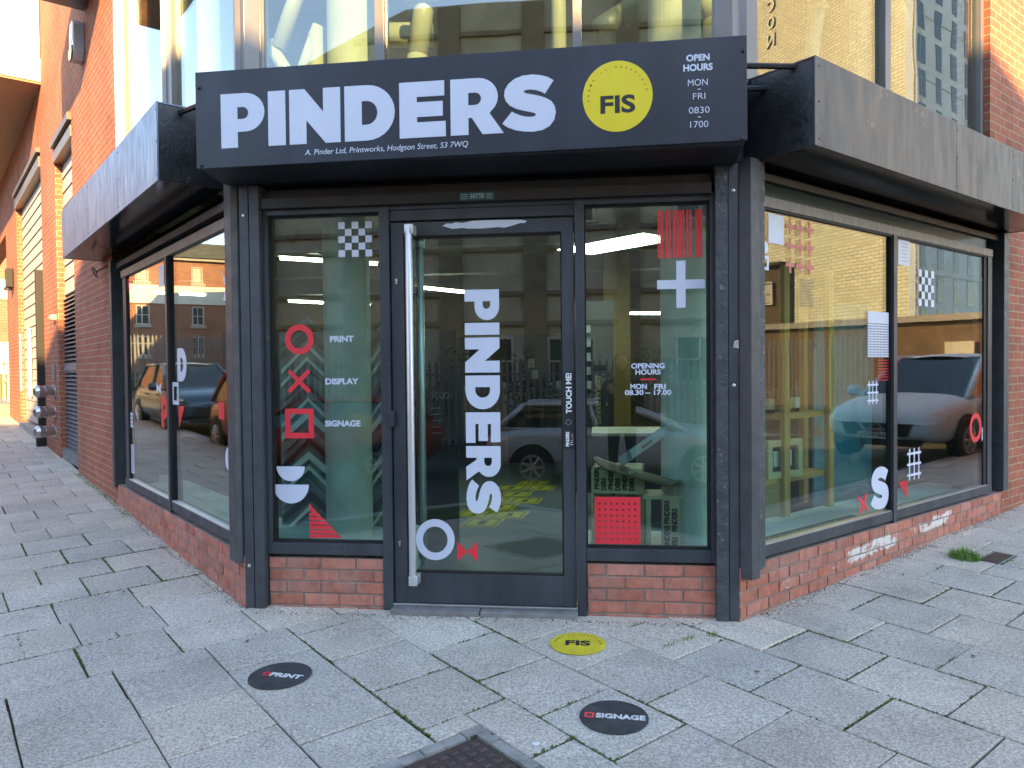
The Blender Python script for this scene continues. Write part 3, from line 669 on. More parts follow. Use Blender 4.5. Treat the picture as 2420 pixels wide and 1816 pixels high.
# ---- canopies
def canopy(fr, x0, x1, z0, z1, o1, m, seams, endx, label):
    mb = MB(); d = .012
    cuts = [x0]+list(seams)+[x1]
    for a, b in zip(cuts, cuts[1:]): mb.box(fr, a+.0015, b-.0015, z0, z1, o1-d, o1)
    mb.box(fr, x0+.002, x1-.002, z1-d, z1-.001, -.02, o1-d-.001)
    c = build('canopy', mb, M[m], B, bevel=.0025, label=label)
    mb = MB(); mb.box(fr, x0+.013, x1-.013, z0+.004, z0+.016, -.04, o1-d-.001); build('soffit', mb, M['soffit'], c)
    mb = MB(); e = endx
    mb.box(fr, min(e, e+.012*(1 if e == x0 else -1)), max(e, e+.012*(1 if e == x0 else -1)), z0+.001, z1-.016, -.04, o1-d-.001); build('end_panel', mb, M['bitumen'], c)
    e2 = x1 if e == x0 else x0
    mb = MB(); mb.box(fr, min(e2, e2-.012*(1 if e2 == x1 else -1)), max(e2, e2-.012*(1 if e2 == x1 else -1)), z0+.001, z1-.016, -.04, o1-d-.001); build('end_panel', mb, M[m], c)
    for s_ in list(seams)+[x0+.03, x1-.03]:
        for z in (z0+.04, (z0+z1)/2, z1-.05): mb = MB(); mb.lathe(fr.P(s_+.012, z, o1-.001), fr.n, [(0, .007), (.003, .006)], 8); build('rivet', mb, M['dark'], c)
    return c
canopy(L, -4.46, -.40, 2.645, 3.145, .37, 'canopy', (-3.62, -2.9, -1.6), -.40, 'grey sheet metal canopy over the left window, coloured with reflected sky blue')
canopy(R, .112, 4.12, 2.628, 3.11, .40, 'canopyr', (1.95, 3.0), .112, 'streaked grey sheet metal canopy over the right window')
for z in (3.085, 3.02):
    a, b = R.P(.14, z, .30 if z > 3.05 else .12), F.P(1.30, z, .20 if z > 3.05 else .02)
    mb = MB(); mb.tube(a, b, .016, n=6); build('canopy_strut', mb, M['bitumen'], B)
a, b = L.P(-.5, 3.10, .25), F.P(-1.45, 3.08, .2); mb = MB(); mb.tube(a, b, .018, n=6); build('canopy_strut', mb, M['bitumen'], B)
# ---- upper storey
UP0, UP1 = 3.12, 6.3
def upper(fr, segs, mull, m, oo, name='upper_window', fm='upframe'):
    mb = MB()
    for a, b, o in mull: mb.box(fr, a, b, UP0, UP1, oo-.12, oo+o)
    mb.box(fr, segs[0][0], segs[-1][1], UP0-.1, UP0+.05, oo-.12, oo+.02); mb.box(fr, segs[0][0], segs[-1][1], UP1, UP1+.2, oo-.12, oo+.02)
    w = build(name, mb, M[fm], B, bevel=.003)
    for a, b in segs: pane(fr, a-.01, b+.01, UP0+.04, UP1+.01, oo-.03, w, m)
    return w
upper(F, [(-1.40, -.664), (-.604, .552), (.604, 1.382)], [(-1.56, -1.47, 0.02), (-1.468, -1.40, .0), (-.664, -.604, .0), (.552, .604, .0), (1.382, 1.45, 0), (1.452, 1.56, .02)], 'glassup', -.1)
upper(L, [(-3.44, -1.86), (-1.70, -.2)], [(-3.5, -3.44, .0), (-1.86, -1.70, .01), (-.2, .0, .01)], 'glassup', -.06)
mb = MB(); mb.box(L, -3.56, -3.5, UP0, UP1, -.16, .012); mb.box(L, -1.88, -1.862, UP0, UP1, -.1, -.02); build('window_trim', mb, M['silver'], B, bevel=.003)
upper(R, [(.28, 1.875), (1.96, 3.64)], [(0, .16, .02), (.162, .28, .0), (1.875, 1.96, .01), (3.64, 3.70, .01)], 'glassup', -.06)
mb = MB(); mb.box(L, -26, 0, 6.5, 6.8, -1, -.02); mb.box(R, 0, 26, 6.5, 6.8, -1, -.02); mb.box(F, -1.6, 1.6, 6.5, 6.8, -1, -.02)
mb.box(L, -3.55, 0, 6.8, 8.5, -.3, -.02); mb.box(R, 0, 3.69, 6.8, 9.5, -.3, -.02); mb.box(F, -1.6, 1.6, 6.8, 9, -.3, -.02); build('parapet', mb, M['upframe'], B)
mb = MB(); mb.box(L, -5.2, -3.72, 5.62, 6.4, 0.001, .75); build('unseen_overhang', mb, M['upframe'], B)  # unseen overhang, sized to cast the shadow on the upper left brickwork
# room floors and ceilings (a polygon between the two side walls)
def room(z0, z1, name, m, depth=11, inset=.14):
    pts = [(CLX+inset*.4, inset), (CRX-inset*.4, inset), (CRX+depth-inset, depth), (CLX-depth+inset, depth)]
    mb = MB(); a = [(x, y, z0) for x, y in pts]; b = [(x, y, z1) for x, y in pts]; mb.face(a); mb.face(b)
    for i in range(4): mb.face([a[i], a[(i+1) % 4], b[(i+1) % 4], b[i]])
    return build(name, mb, M[m], B)
M['floor'] = mat('grey_shop_floor', (.12, .15, .16), .35, var=.2, vs=2)
M['ceil'] = mat('lamp_tinted_ceiling', (.34, .29, .16), .8, var=.3, vs=2)  # warm yellow of the tube light is put into the concrete's base colour
M['upceil'] = mat('grey_upper_ceiling', (.22, .22, .2), .8)
M['inwall'] = mat('ochre_back_wall', (.15, .11, .05), .8, var=.25, vs=1.5)
M['upwall'] = mat('dim_upper_wall', (.10, .11, .10), .8)
M['column'] = mat('round_concrete_column', (.68, .68, .62), .75, var=.14, vs=5, bump=.15, bs=60)
M['upcol'] = mat('pale_upper_column', (.34, .37, .33), .7, var=.1)
M['display'] = mat('white_display_board', (.7, .72, .7), .6, var=.04)
room(-.1, 0, 'shop_floor', 'floor'); room(2.96, 3.08, 'shop_ceiling', 'ceil'); room(6.32, 6.45, 'upper_ceiling', 'upceil', inset=.2)
mb = MB(); mb.box(Fr((0, 9.6, 0), (1, 0, 0), (0, -1, 0)), -10.6, 10.6, 0, 2.95, -.1, 0); build('back_wall', mb, M['inwall'], B)
mb = MB(); mb.box(Fr((0, 5.5, 0), (1, 0, 0), (0, -1, 0)), -6.6, 6.6, 3.09, 6.3, -.1, 0); build('upper_back_wall', mb, M['upwall'], B)
for fr_, a, b in ((L, -8, -3.95), (R, 4.15, 8)): mb = MB(); mb.box(fr_, a, b, 0, 2.95, -.42, -.32); build('inner_wall', mb, M['inwall'], B)
mb = MB()
for y, h in ((3.4, .22), (5.6, .22), (7.6, .25)): mb.box(Fr((0, y, 0), (1, 0, 0), (0, -1, 0)), -y-1, y+1, 2.95-h, 2.955, -.1, .1)
for x in (-2.6, 1.9): mb.box(Fr((x, 0, 0), (0, 1, 0), (1, 0, 0)), 1.4, 9.4, 2.80, 2.957, -.06, .06)
build('ceiling_beam', mb, M['dark'], B)
for x in (-1.0, 1.245):
    mb = MB(); mb.tube((x, .49, .0), (x, .49, 2.97), .156, n=40); build('round_column', mb, M['column'], B, smooth=False)
    for p in bpy.data.objects[B.children[-1].name].data.polygons: p.use_smooth = len(p.vertices) == 4
for x, y in ((-.98, .62), (1.2, .62), (2.9, 2.1), (-2.9, 2.1)):
    mb = MB(); mb.tube((x, y, 3.09), (x, y, 6.32), .17, n=36); build('round_column', mb, M['upcol'], B)
    for p in B.children[-1].data.polygons: p.use_smooth = len(p.vertices) == 4
# white window boards
def hpoly(mb, pts, z0, z1):
    a = [(x, y, z0) for x, y in pts]; b = [(x, y, z1) for x, y in pts]; mb.face(a); mb.face(b)
    for i in range(len(pts)): j = (i+1) % len(pts); mb.face([a[i], a[j], b[j], b[i]])
mb = MB(); hpoly(mb, [(-1.36, .135), (-.60, .135), (-.60, .86), (-1.52, .86), (-1.78, 1.09), (-4.0, 3.3), (-4.3, 3.0), (-1.5, .22)], .02, .31); build('window_board', mb, M['display'], B)
mb = MB(); hpoly(mb, [(.60, .135), (1.35, .135), (1.5, .22), (4.2, 2.92), (3.85, 3.27), (1.45, .86), (.60, .86)], .02, .295); build('window_board', mb, M['display'], B)
# ------------------------------------------------------------------ shop sign
TS = .0083                              # the board hangs a touch out of level
SG = Fr((-1.582, 0, 0), (cos(TS), 0, sin(TS)), (0, -1, 0))
class FrT(Fr):
    def P(s, x, z, o): return Vector((x, -o, z+TS*(x+.05)))
SF = FrT((0, 0, 0), (1, 0, 0), (0, -1, 0))
sign = thing('shop_sign', 'long dark sign board with large white lettering and a yellow roundel above the door', 'sign', (0, -.34, 2.61))
mb = MB(); mb.box(SF, -1.582, 1.475, 2.611, 3.158, .337, .357); build('panel', mb, M['sign'], sign, bevel=.002)
SO = .358
hw = heavy_width('PINDERS'); ks = (.4736+1.43)/hw
def vs(name, fn, m): return vinyl(name, fn, sign, m)
vs('lettering', lambda mb: heavy(mb, SF, 'PINDERS', lambda x, y: (-1.43+x*ks, 2.7185+y*.305), SO), 'vinyl')
vs('address_lettering', lambda mb: txt(mb, SF, 'A. Pinder Ltd, Printworks, Hodgson Street, S3 7WQ', -.937, -.008, 2.656, .030, SO, bold=0, shear=.18), 'vinyl')
vs('roundel', lambda mb: shp(mb, SF, [ell(.803, 2.8795, .185, .188, n=64)], SO), 'yellow')
def fis(mb):
    txt(mb, SF, 'FIS', .712, .897, 2.7905, .094, SO+.0012, bold=.03)
vs('roundel_lettering', fis, 'black')
def arctext(mb, fr, word, cx, cz, r, a0, a1, h, o, flat=None):
    n = len(word)
    for i, ch in enumerate(word):
        if ch == ' ': continue
        a = radians(a0+(a1-a0)*i/(n-1)); me = _text(ch, .012, 0, 1, .001); xs = [v.co.x for v in me.vertices]; mx = (min(xs)+max(xs))/2; kk = h/.72; t = a-pi/2
        def T(x, y):
            p, q = (x-mx)*kk, y*kk
            return (cx+r*cos(a)+p*cos(t)-q*sin(t), cz+r*sin(a)+p*sin(t)+q*cos(t))
        mb.curve(fr, me, o, T)
vs('arc_lettering', lambda mb: arctext(mb, SF, 'FRAME IT SHEFFIELD', .803, 2.8795, .150, 186, 10, .0105, SO+.0012), 'black')
def oh(mb):
    txt(mb, SF, 'OPEN', 1.1634, 1.2839, 3.040, .034, SO, bold=.035); txt(mb, SF, 'HOURS', 1.1479, 1.2995, 2.988, .036, SO, bold=.035)
    for wd, a, b, z, h in (('MON', 1.1717, 1.2731, 2.911, .033), ('FRI', 1.197, 1.2611, 2.8395, .0315), ('0830', 1.1759, 1.2828, 2.766, .0325), ('1700', 1.1824, 1.2756, 2.6915, .033)): txt(mb, SF, wd, a, b, z, h, SO, bold=-.006)
    for z in (2.889, 2.7435): mb.box(SF, 1.2215, 1.2365, z, z+.005, SO-.0008, SO+.0008)
vs('hours_lettering', oh, 'vinyl')
for x, z in ((-1.558, 3.07), (-1.551, 2.628), (1.455, 3.077), (1.449, 2.622)):
    mb = MB(); mb.lathe(SF.P(x, z, .356), (0, -1, 0), [(0, .012), (.004, .0115), (.009, .007), (.011, .002)], 14); build('bolt', mb, M['black'], sign, smooth=True)
# ------------------------------------------------------------------ things on the pavement
def gxy(u, v): x, y = to_xy(u, v); return x, y
def disc(name, x, y, r, base_m, label, extra, rot=0):
    t = thing(name, label, 'floor sticker', (x, y, gz(y)+.003)); 
    class G(Fr):
        def P(s, a, b, o): X, Y = x+a*cos(rot)-b*sin(rot), y+a*sin(rot)+b*cos(rot); return Vector((X, Y, gz(Y)+.0035+o))
    g = G((0, 0, 0), (1, 0, 0), (0, 0, 1)); mb = MB(); shp(mb, g, [ell(0, 0, r, r, n=56)], .0, th=.002); build('disc', mb, M[base_m], t)
    extra(g, t)
M['floorblack'] = mat('black_floor_vinyl', (.035, .037, .042), .65, var=.55, vs=11, bump=.3, bs=60, chips=((.12, .12, .12), .66, 26))
M['flooryellow'] = mat('yellow_floor_vinyl', (.62, .52, .03), .65, var=.18, vs=10, chips=((.4, .36, .1), .68, 30))
M['floorwhite'] = mat('worn_white_floor_print', (.62, .63, .62), .6, var=.2, vs=30)
def e1(g, t):
    mb = MB(); txt(mb, g, 'FIS', -.0675, .0675, -.03, .066, .0015, bold=.035); arctext(mb, g, 'FRAME IT SHEFFIELD', 0, 0, .118, 178, 2, .011, .0015); build('disc_lettering', mb, M['black'], t)
disc('yellow_floor_disc', .570, -.385, .152, 'flooryellow', 'round yellow sticker with black lettering on the paving before the door', e1, 0)
def e2(wd, sq):
    def fn(g, t):
        mb = MB(); txt(mb, g, wd, -.078 if sq else -.052, .135 if sq else .118, -.019, .04, .0015, bold=.04); build('disc_lettering', mb, M['floorwhite'], t)
        mb = MB()
        if sq: shp(mb, g, [rect(-.128, -.086, -.021, .022), rect(-.118, -.096, -.011, .012)], .0015)
        else: shp(mb, g, [ell(-.073, .001, .021, .021), ell(-.073, .001, .011, .011)], .0015)
        build('disc_symbol', mb, M['red'], t)
    return fn
disc('black_floor_disc', .748, -1.173, .149, 'floorblack', 'round black sticker on the paving reading SIGNAGE', e2('SIGNAGE', True), -.045)
disc('black_floor_disc', -.886, -.905, .152, 'floorblack', 'round black sticker on the paving reading PRINT', e2('PRINT', False), -.12)
# manhole cover
mx, my = to_xy((MAN[0]+MAN[1])/2, (MAN[2]+MAN[3])/2); mz = gz(my)
man = thing('manhole_cover', 'rusty brown iron manhole cover with raised studs in a stone surround', 'manhole cover', (mx, my, mz-.03), 0)
M['iron'] = mat('rusty_iron', (.075, .05, .046), .6, metal=.25, var=.35, vs=8, bump=.4, bs=70)
M['surround'] = mat('mortar_surround', (.26, .25, .23), .9, var=.4, vs=9, bump=.8, bs=40, chips=((.06, .07, .03), .63, 12))
def ubox(mb, u0, u1, v0, v1, z0, z1, c=(1, 1, 1)):
    q = [to_xy(*p) for p in ((u0, v0), (u1, v0), (u1, v1), (u0, v1))]; a = [(x, y, gz(y)+z0) for x, y in q]; b = [(x, y, gz(y)+z1) for x, y in q]
    mb.face(a, c=c); mb.face(b, c=c)
    for i in range(4): j = (i+1) % 4; mb.face([a[i], a[j], b[j], b[i]], c=c)
mb = MB(); e = .062
u0, u1, v0, v1 = MAN; g_ = .006
nseg = 7; rr = random.Random(3)
for i in range(nseg):
    for (A, Bv) in (((u0+g_, u1-g_), (v0+g_, v0+e)), ((u0+g_, u1-g_), (v1-e, v1-g_))):
        a, b = A[0]+(A[1]-A[0])*i/nseg, A[0]+(A[1]-A[0])*(i+1)/nseg; w = rr.uniform(-.008, .004); ubox(mb, a+.002, b-.002, Bv[0], Bv[1]-abs(w), -.05, rr.uniform(-.006, .002))
    for Uv in ((u0+g_, u0+e), (u1-e, u1-g_)):
        a, b = v0+e+(v1-v0-2*e)*i/nseg, v0+e+(v1-v0-2*e)*(i+1)/nseg; w = rr.uniform(0, .008); ubox(mb, Uv[0]+w, Uv[1], a+.002, b-.002, -.05, rr.uniform(-.006, .002))
build('surround', mb, M['surround'], man)
mb = MB(); ubox(mb, u0+e+.004, u1-e-.004, v0+e+.004, v1-e-.004, -.06, -.010); build('cover', mb, M['iron'], man)
mb = MB(); n = 11; du = (u1-u0-2*e-.03)/n; dv = (v1-v0-2*e-.03)/n
for i in range(n):
    for j in range(n):
        if (i, j) in ((5, 1), (5, 9)): continue
        a, b = u0+e+.015+du*i, v0+e+.015+dv*j
        q0 = [(a+.008, b+.008), (a+du-.008, b+.008), (a+du-.008, b+dv-.008), (a+.008, b+dv-.008)]; cc = (a+du/2, b+dv/2); q1 = [(p[0]+(cc[0]-p[0])*.35, p[1]+(cc[1]-p[1])*.35) for p in q0]
        def W(p, z): x, y = to_xy(*p); return (x, y, gz(y)+z)
        A_, B_ = [W(p, -.0098) for p in q0], [W(p, -.002) for p in q1]
        mb.face(B_)
        for k in range(4): mb.face([A_[k], A_[(k+1) % 4], B_[(k+1) % 4], B_[k]])
build('studs', mb, M['iron'], man)
# small cover by the right wall
cx_, cy_ = to_xy((COV[0]+COV[1])/2, (COV[2]+COV[3])/2)
cov = thing('access_cover', 'small brown metal access cover in the paving beside a grass tuft', 'access cover', (cx_, cy_, gz(cy_)-.03))
mb = MB(); ubox(mb, COV[0]+.01, COV[1]-.01, COV[2]+.01, COV[3]-.01, -.04, -.003); build('frame', mb, M['surround'], cov)
mb = MB(); ubox(mb, COV[0]+.025, COV[1]-.025, COV[2]+.022, COV[3]-.022, -.02, .002); build('lid', mb, M['iron'], cov, bevel=.003)
# grass tufts
M['grass'] = mat('grass_blades', (.13, .26, .03), .6, var=.4, vs=30)
def blades(mb, x, y, n, r, h, rg, lean=.6):
    for _ in range(n):
        a = rg.uniform(0, 2*pi); d = r*sqrt(rg.random()); px, py = x+d*cos(a), y+d*sin(a); hh = h*rg.uniform(.45, 1.1)*(1-.5*d/max(r, .001)); a2 = rg.uniform(0, 2*pi); w = rg.uniform(.0015, .003)
        lx, ly = cos(a2)*hh*lean*rg.random(), sin(a2)*hh*lean*rg.random(); z = gz(py)-.012; wx, wy = -sin(a2)*w, cos(a2)*w
        p0, p1 = (px-wx, py-wy, z), (px+wx, py+wy, z); m0, m1 = (px+lx*.4-wx*.8, py+ly*.4-wy*.8, z+hh*.6), (px+lx*.4+wx*.8, py+ly*.4+wy*.8, z+hh*.6); tp = (px+lx, py+ly, z+hh)
        mb.face([p0, p1, m1, m0]); mb.face([m0, m1, tp])
gr = random.Random(4)
x, y = to_xy(3.33, 1.44); mb = MB(); blades(mb, x-.02, y+.05, 520, .11, .11, gr, .9); blades(mb, x+.25, y+.02, 60, .05, .04, gr); blades(mb, x-.3, y-.2, 50, .06, .035, gr); build('grass_tuft', mb, M['grass'], None, label='bushy green grass tuft growing beside the small access cover', cat='grass tuft', recalc=False)
x, y = to_xy(.83, 1.33)
mb = MB()
for i in range(9): blades(mb, 1.02+.026*i, -.40+.024*i, (5, 14, 22, 8, 3, 16, 24, 10, 4)[i], .022, .045, gr)
build('grass_tuft', mb, M['grass'], None, label='thin line of grass in the joint right of the yellow disc', cat='grass tuft', recalc=False)
mb = MB(); blades(mb, 1.31, -.20, 60, .035, .05, gr); build('grass_tuft', mb, M['grass'], None, label='small grass tuft in the paving near the right post foot', cat='grass tuft', recalc=False)
# moss and short weeds in joints (uncountable)
mb = MB()
for i in range(26000):
    reg = gr.random()
    if reg < .62:
        k = gr.randrange(-3, 6); u = .35+.45*k+gr.gauss(0, .003); v = gr.uniform(-.6, 2.4)
        if gr.random() < .4: n = gr.randrange(-2, 5); v = (.24+(0 if k % 2 == 0 else .225))+.45*n+gr.gauss(0, .003); u = .35+.45*k+gr.random()*.45
    else:
        k = gr.randrange(0, 7); v = -.6-.4625*k+gr.gauss(0, .003); u = gr.uniform(-3, -1)
        if gr.random() < .5: v = -.6-.4625*k-gr.random()*.4625; u = (-1.556 if k % 2 == 0 else -1.33)+.45*gr.randrange(-3, 1)+gr.gauss(0, .003)
    x, y = to_xy(u, v)
    if max(kside(x, y)) < .02 or (MAN[0] < u < MAN[1] and MAN[2] < v < MAN[3]): continue
    dens = .5+.5*sin(u*3.1+1.3*sin(v*2.3))*cos(v*2.7+.6)
    if dens < .42: continue
    s_ = gr.uniform(.003, .0075); z = gz(y)-.010+gr.uniform(0, .012); a = gr.uniform(0, 6.3); t_ = gr.uniform(-.8, .8)
    d1 = Vector((cos(a), sin(a), t_*.5))*s_; d2 = Vector((-sin(a), cos(a), gr.uniform(-.8, .8)))*s_; p = Vector((x, y, z))
    mb.face([p-d1, p-d2, p+d1, p+d2])
M['moss'] = mat('moss', (.075, .12, .02), .9, var=.5, vs=40)
build('moss', mb, M['moss'], None, kind='stuff', recalc=False, label='green moss growing in the paving joints', cat='moss')
mb = MB()
for i in range(260):                   # weeds along the foot of the left wall
    t_ = gr.uniform(-6.2, -3.2); p = L.P(t_, 0, gr.uniform(.0, .05)); blades(mb, p.x, p.y, 3, .03, .045, gr)
build('wall_foot_weeds', mb, M['grass'], None, kind='stuff', recalc=False, label='short weeds along the foot of the left brick wall', cat='weeds')
mb = MB()
for i in range(2600):
    w = gr.random(); d_ = abs(gr.gauss(0, .035))
    if w < .4: p = R.P(gr.uniform(0, 4.4), 0, .004+d_)
    elif w < .6: p = F.P(gr.uniform(-1.45, 1.45), 0, .04+d_)
    else: p = L.P(gr.uniform(-6.2, 0), 0, .004+d_)
    z = gz(p.y)+.003; s_ = gr.uniform(.002, .006); a = gr.uniform(0, 6.3); q = Vector((p.x, p.y, z)); d1 = Vector((cos(a), sin(a), gr.uniform(-.3, .3)))*s_; d2 = Vector((-sin(a), cos(a), gr.uniform(-.3, .3)))*s_*.7; up_ = Vector((0, 0, s_*.7))
    mb.face([q-d1, q-d2, q+up_]); mb.face([q-d2, q+d1, q+up_]); mb.face([q+d1, q+d2, q+up_]); mb.face([q+d2, q-d1, q+up_])
build('grit', mb, mat('dark_grit', (.05, .042, .034), .9, var=.6, vs=60), None, kind='stuff', recalc=False, label='dark grit and crumbs gathered along the foot of the walls', cat='grit')
mb = MB()                              # litter
def bit(name, u, v, s_, m, label):
    x, y = to_xy(u, v); z = gz(y)+.004; mb = MB(); pts = [(x+s_*cos(a)*gr.uniform(.6, 1.1), y+s_*.8*sin(a)*gr.uniform(.6, 1.1)) for a in [i*2*pi/9 for i in range(9)]]
    hpoly(mb, pts, z-.001, z+.004); build(name, mb, M[m] if m in M else m, None, label=label, cat='litter')
M['paper'] = mat('white_litter', (.7, .72, .74), .8)
bit('paper_scrap', *to_uv(.43, -1.43), .016, 'paper', 'white paper scrap on the stone surround of the manhole')
bit('litter_disc', *to_uv(2.66, -.02), .012, 'paper', 'pale round bottle cap lying on cracked slab at right')
bit('paper_scrap', *to_uv(4.12, 1.93), .05, 'paper', 'white paper scrap on the paving at the right edge')
lf_m = mat('dry_leaf', (.16, .085, .03), .8, var=.4, vs=30)
for u, v, lb in ((.55, 1.5, 'brown dry leaf on the slabs between the SIGNAGE disc and the right post'), (2.6, 1.28, 'brown dry leaf by the stained brick plinth'), (-1.25, -.52, 'brown dry leaf on the slab above the PRINT disc'), (-1.6, -1.9, 'brown dry leaf by the left window plinth'), (1.55, 2.1, 'brown dry leaf on the slabs at the right')):
    x, y = to_xy(u, v)
    if max(kside(x, y)) < .03: continue
    z = gz(y)+.006; a = gr.uniform(0, 6.3); c_, s2 = cos(a), sin(a); mb = MB(); W = lambda p, q, h: (x+p*c_-q*s2, y+p*s2+q*c_, z+h)
    mb.face([W(-.018, 0, .004), W(-.006, .008, .001), W(.010, .006, .003), W(.02, 0, .009)]); mb.face([W(-.018, 0, .004), W(.02, 0, .009), W(.010, -.007, .001), W(-.006, -.009, .004)])
    build('dry_leaf', mb, lf_m, None, label=lb, cat='leaf', recalc=False)
bit('pink_sweet', *to_uv(-1.62, -.24), .008, 'redpale', 'small pink dot of litter near the left post foot')
# ------------------------------------------------------------------ lamps inside the shop
M['tube'] = mat('lit_tube', (1, .94, .74), .4, emit=8)
M['panel'] = mat('lit_panel', (1, .98, .86), .4, emit=4.5)
M['fitting'] = mat('lamp_housing', (.5, .48, .4), .5)
def tube_lamp(x, y, z, ln, rot, label):
    t = thing('tube_lamp', label, 'lamp', (x, y, z), rot, 'tube lamps under the shop ceiling')
    mb = MB(); mb.box(I3, -ln/2, ln/2, .02, .07, -.05, .05); build('housing', mb, M['fitting'], t, local=True)
    mb = MB(); mb.tube((-ln/2+.03, 0, 0), (ln/2-.03, 0, 0), .02); build('tube', mb, M['tube'], t, local=True)
    for e in (-ln/2+.1, ln/2-.1):
        mb = MB(); mb.tube((e, 0, .07), (e, 0, 2.95-z), .006, n=6); build('hanger', mb, M['dark'], t, local=True)
# ends of each tube: real positions worked out under a 2.6 m fitting height
for i, (a, b, lb) in enumerate((((-4.45, 7.5), (-3.35, 8.6), 'lit tube lamp behind the left column'), ((-1.85, 5.9), (-1.0, 7.2), 'lit tube lamp seen through door glass by the steel handle'),
                         ((1.15, 7.6), (1.95, 7.8), 'lit tube lamp right of the ochre post behind the right front window'), ((-3.0, 3.9), (-2.0, 4.6), 'lit tube lamp nearest to the left window'),
                         ((-6.2, 5.4), (-5.2, 6.3), 'lit tube lamp deep behind the left side window'))):
    tube_lamp((a[0]+b[0])/2, (a[1]+b[1])/2, (2.6, 2.6, 2.3, 2.75, 2.6, 2.6)[i], sqrt((a[0]-b[0])**2+(a[1]-b[1])**2), atan2(b[1]-a[1], b[0]-a[0]), lb)
t = thing('panel_lamp', 'bright flat ceiling light panel seen through the right front window', 'lamp', (.87, 3.45, 2.72), radians(-44))
mb = MB(); mb.box(I3, -.62, .62, .0, .05, -.28, .28); build('housing', mb, M['fitting'], t, local=True)
mb = MB(); mb.box(I3, -.60, .60, -.008, .0, -.26, .26); build('diffuser', mb, M['panel'], t, local=True)
for e in (-.5, .5):
    mb = MB(); mb.tube((e, 0, .05), (e, 0, .25), .006, n=6); build('hanger', mb, M['dark'], t, local=True)
# ------------------------------------------------------------------ things inside the shop
M['ply'] = mat('pale_plywood', (.66, .53, .30), .6, var=.15, vs=8, stretch=(1, 1, 8))
M['wood'] = mat('pine_timber', (.58, .34, .08), .55, var=.2, vs=6, stretch=(6, 6, .6))
M['darkwall'] = mat('dark_display_panel', (.018, .022, .022), .5)
M['chevw'] = mat('white_frame_corner', (.72, .74, .70), .5)
M['chevd'] = mat('black_frame_corner', (.03, .03, .035), .4)
M['chevg'] = mat('grey_frame_corner', (.22, .24, .24), .5, var=.3, vs=20)
class FX(Fr): pass
def fxy(x, y, rot): return Fr((x, y, 0), (cos(rot), sin(rot), 0), (sin(rot), -cos(rot), 0))
cb = thing('corner_sample_board', 'display board of chevron picture frame corners beside the left column', 'display board', (-1.30, .82, .31))
fb = fxy(-1.0, .80, radians(0))
mb = MB(); mb.box(fb, -.62, .28, .31, 1.72, -.03, 0); build('board', mb, M['chevg'], cb)
for (c0, wd) in ((-.40, .20), (.16, .14)):
    for i in range(15):
        z = .36+.098*i; w = (.02, .034, .018)[i % 3]; m = ('chevw', 'chevd', 'chevg', 'chevw')[i % 4]
        mb = MB(); mb.prism(fb, [(c0-wd, z-.12), (c0-wd, z-.12+w*1.6), (c0, z+.10), (c0+wd, z-.12+w*1.6), (c0+wd, z-.12), (c0, z+.10-w*1.6)], .002, .022+.006*(i % 2)); build('frame_corner', mb, M[m], cb)
lp = thing('leaf_panel', 'translucent tall panel with white leaf outlines right of the left column', 'display panel', (-.74, .74, .31))
fl = fxy(-.74, .78, 0)
mb = MB(); mb.box(fl, -.10, .10, .31, 1.72, -.012, 0); mb.box(fl, -.14, .13, 1.72, 1.74, -.03, .02); build('panel', mb, mat('pale_green_acrylic', (.35, .45, .42), .3), lp)
mb = MB()
for i in range(6):
    bz = .36+.22*i; bx = -.09 if i % 2 else .0
    for j in range(6):
        a = radians(20+24*j); pts = [Vector(fl.P(bx+.17*tt*cos(a)*(.5 if cos(a) < 0 else .6), bz+.17*tt*sin(a)+.03*sin(tt*3), .003)) for tt in (0, .33, .66, 1)]
        mb.path(pts, .0022, n=5)
build('leaf_outline', mb, M['vinyl'], lp)
dp = thing('dark_display', 'tall dark display panel reading TOUCH behind the leaf panel', 'display panel', (-.55, 1.7, 0))
fd = fxy(-.62, 1.5, 0)
mb = MB(); mb.box(fd, -.20, .18, 0, 1.75, -.04, 0); build('panel', mb, M['darkwall'], dp)
mb = MB(); txt(mb, fd, 'TOUCH', -.04, .14, 1.20, .055, .002)
for i in range(5): mb.box(fd, -.04, .04+.01*(i % 3), 1.12-.05*i, 1.13-.05*i, .001, .003)
build('panel_lettering', mb, mat('dim_print', (.25, .28, .27), .5), dp)
# crate and stool printed with the shop's name, skateboard, leaflet holder
def printed(name, label, fr, boxes, faces, loc):
    t = thing(name, label, name.split('_')[-1], loc); mb = MB()
    for b in boxes: mb.box(fr, *b)
    build('carcass', mb, M['ply'], t, bevel=.002); mb = MB()
    for (x0, x1, z0, z1, o, colw) in faces:
        n = max(1, int((x1-x0)/colw))
        for i in range(n):
            xx = x0+colw*(i+.86); zz = z0+.012-(.05 if i % 2 else 0)
            while zz < z1-.06:
                hh = min(.15, z1-.008-zz); zs = max(zz, z0+.006)
                if zz >= z0: txt(mb, fr, 'PINDERS', xx, xx+.145, zz, colw*.72, o, bold=.05, rot=pi/2)
                else: txt(mb, fr, 'DERS', xx, xx+.08, z0+.006, colw*.72, o, bold=.05, rot=pi/2)
                zz += .155
    build('printed_lettering', mb, M['black'], t); return t
fs = fxy(.77, .34, radians(-4))
printed('printed_crate', 'plywood crate printed with black lettering behind the red perforated square', fs, [(-.13, .20, .30, .80, -.30, -.285), (-.13, -.118, .30, .80, -.285, 0), (.188, .20, .30, .80, -.285, 0), (-.13, .20, .788, .80, -.285, 0), (-.118, .188, .64, .652, -.285, 0), (-.118, .188, .652, .788, -.012, 0)], [(-.118, .188, .655, .786, .0015, .044)], (.8, .45, .295))
fs2 = fxy(.98, .26, radians(6))
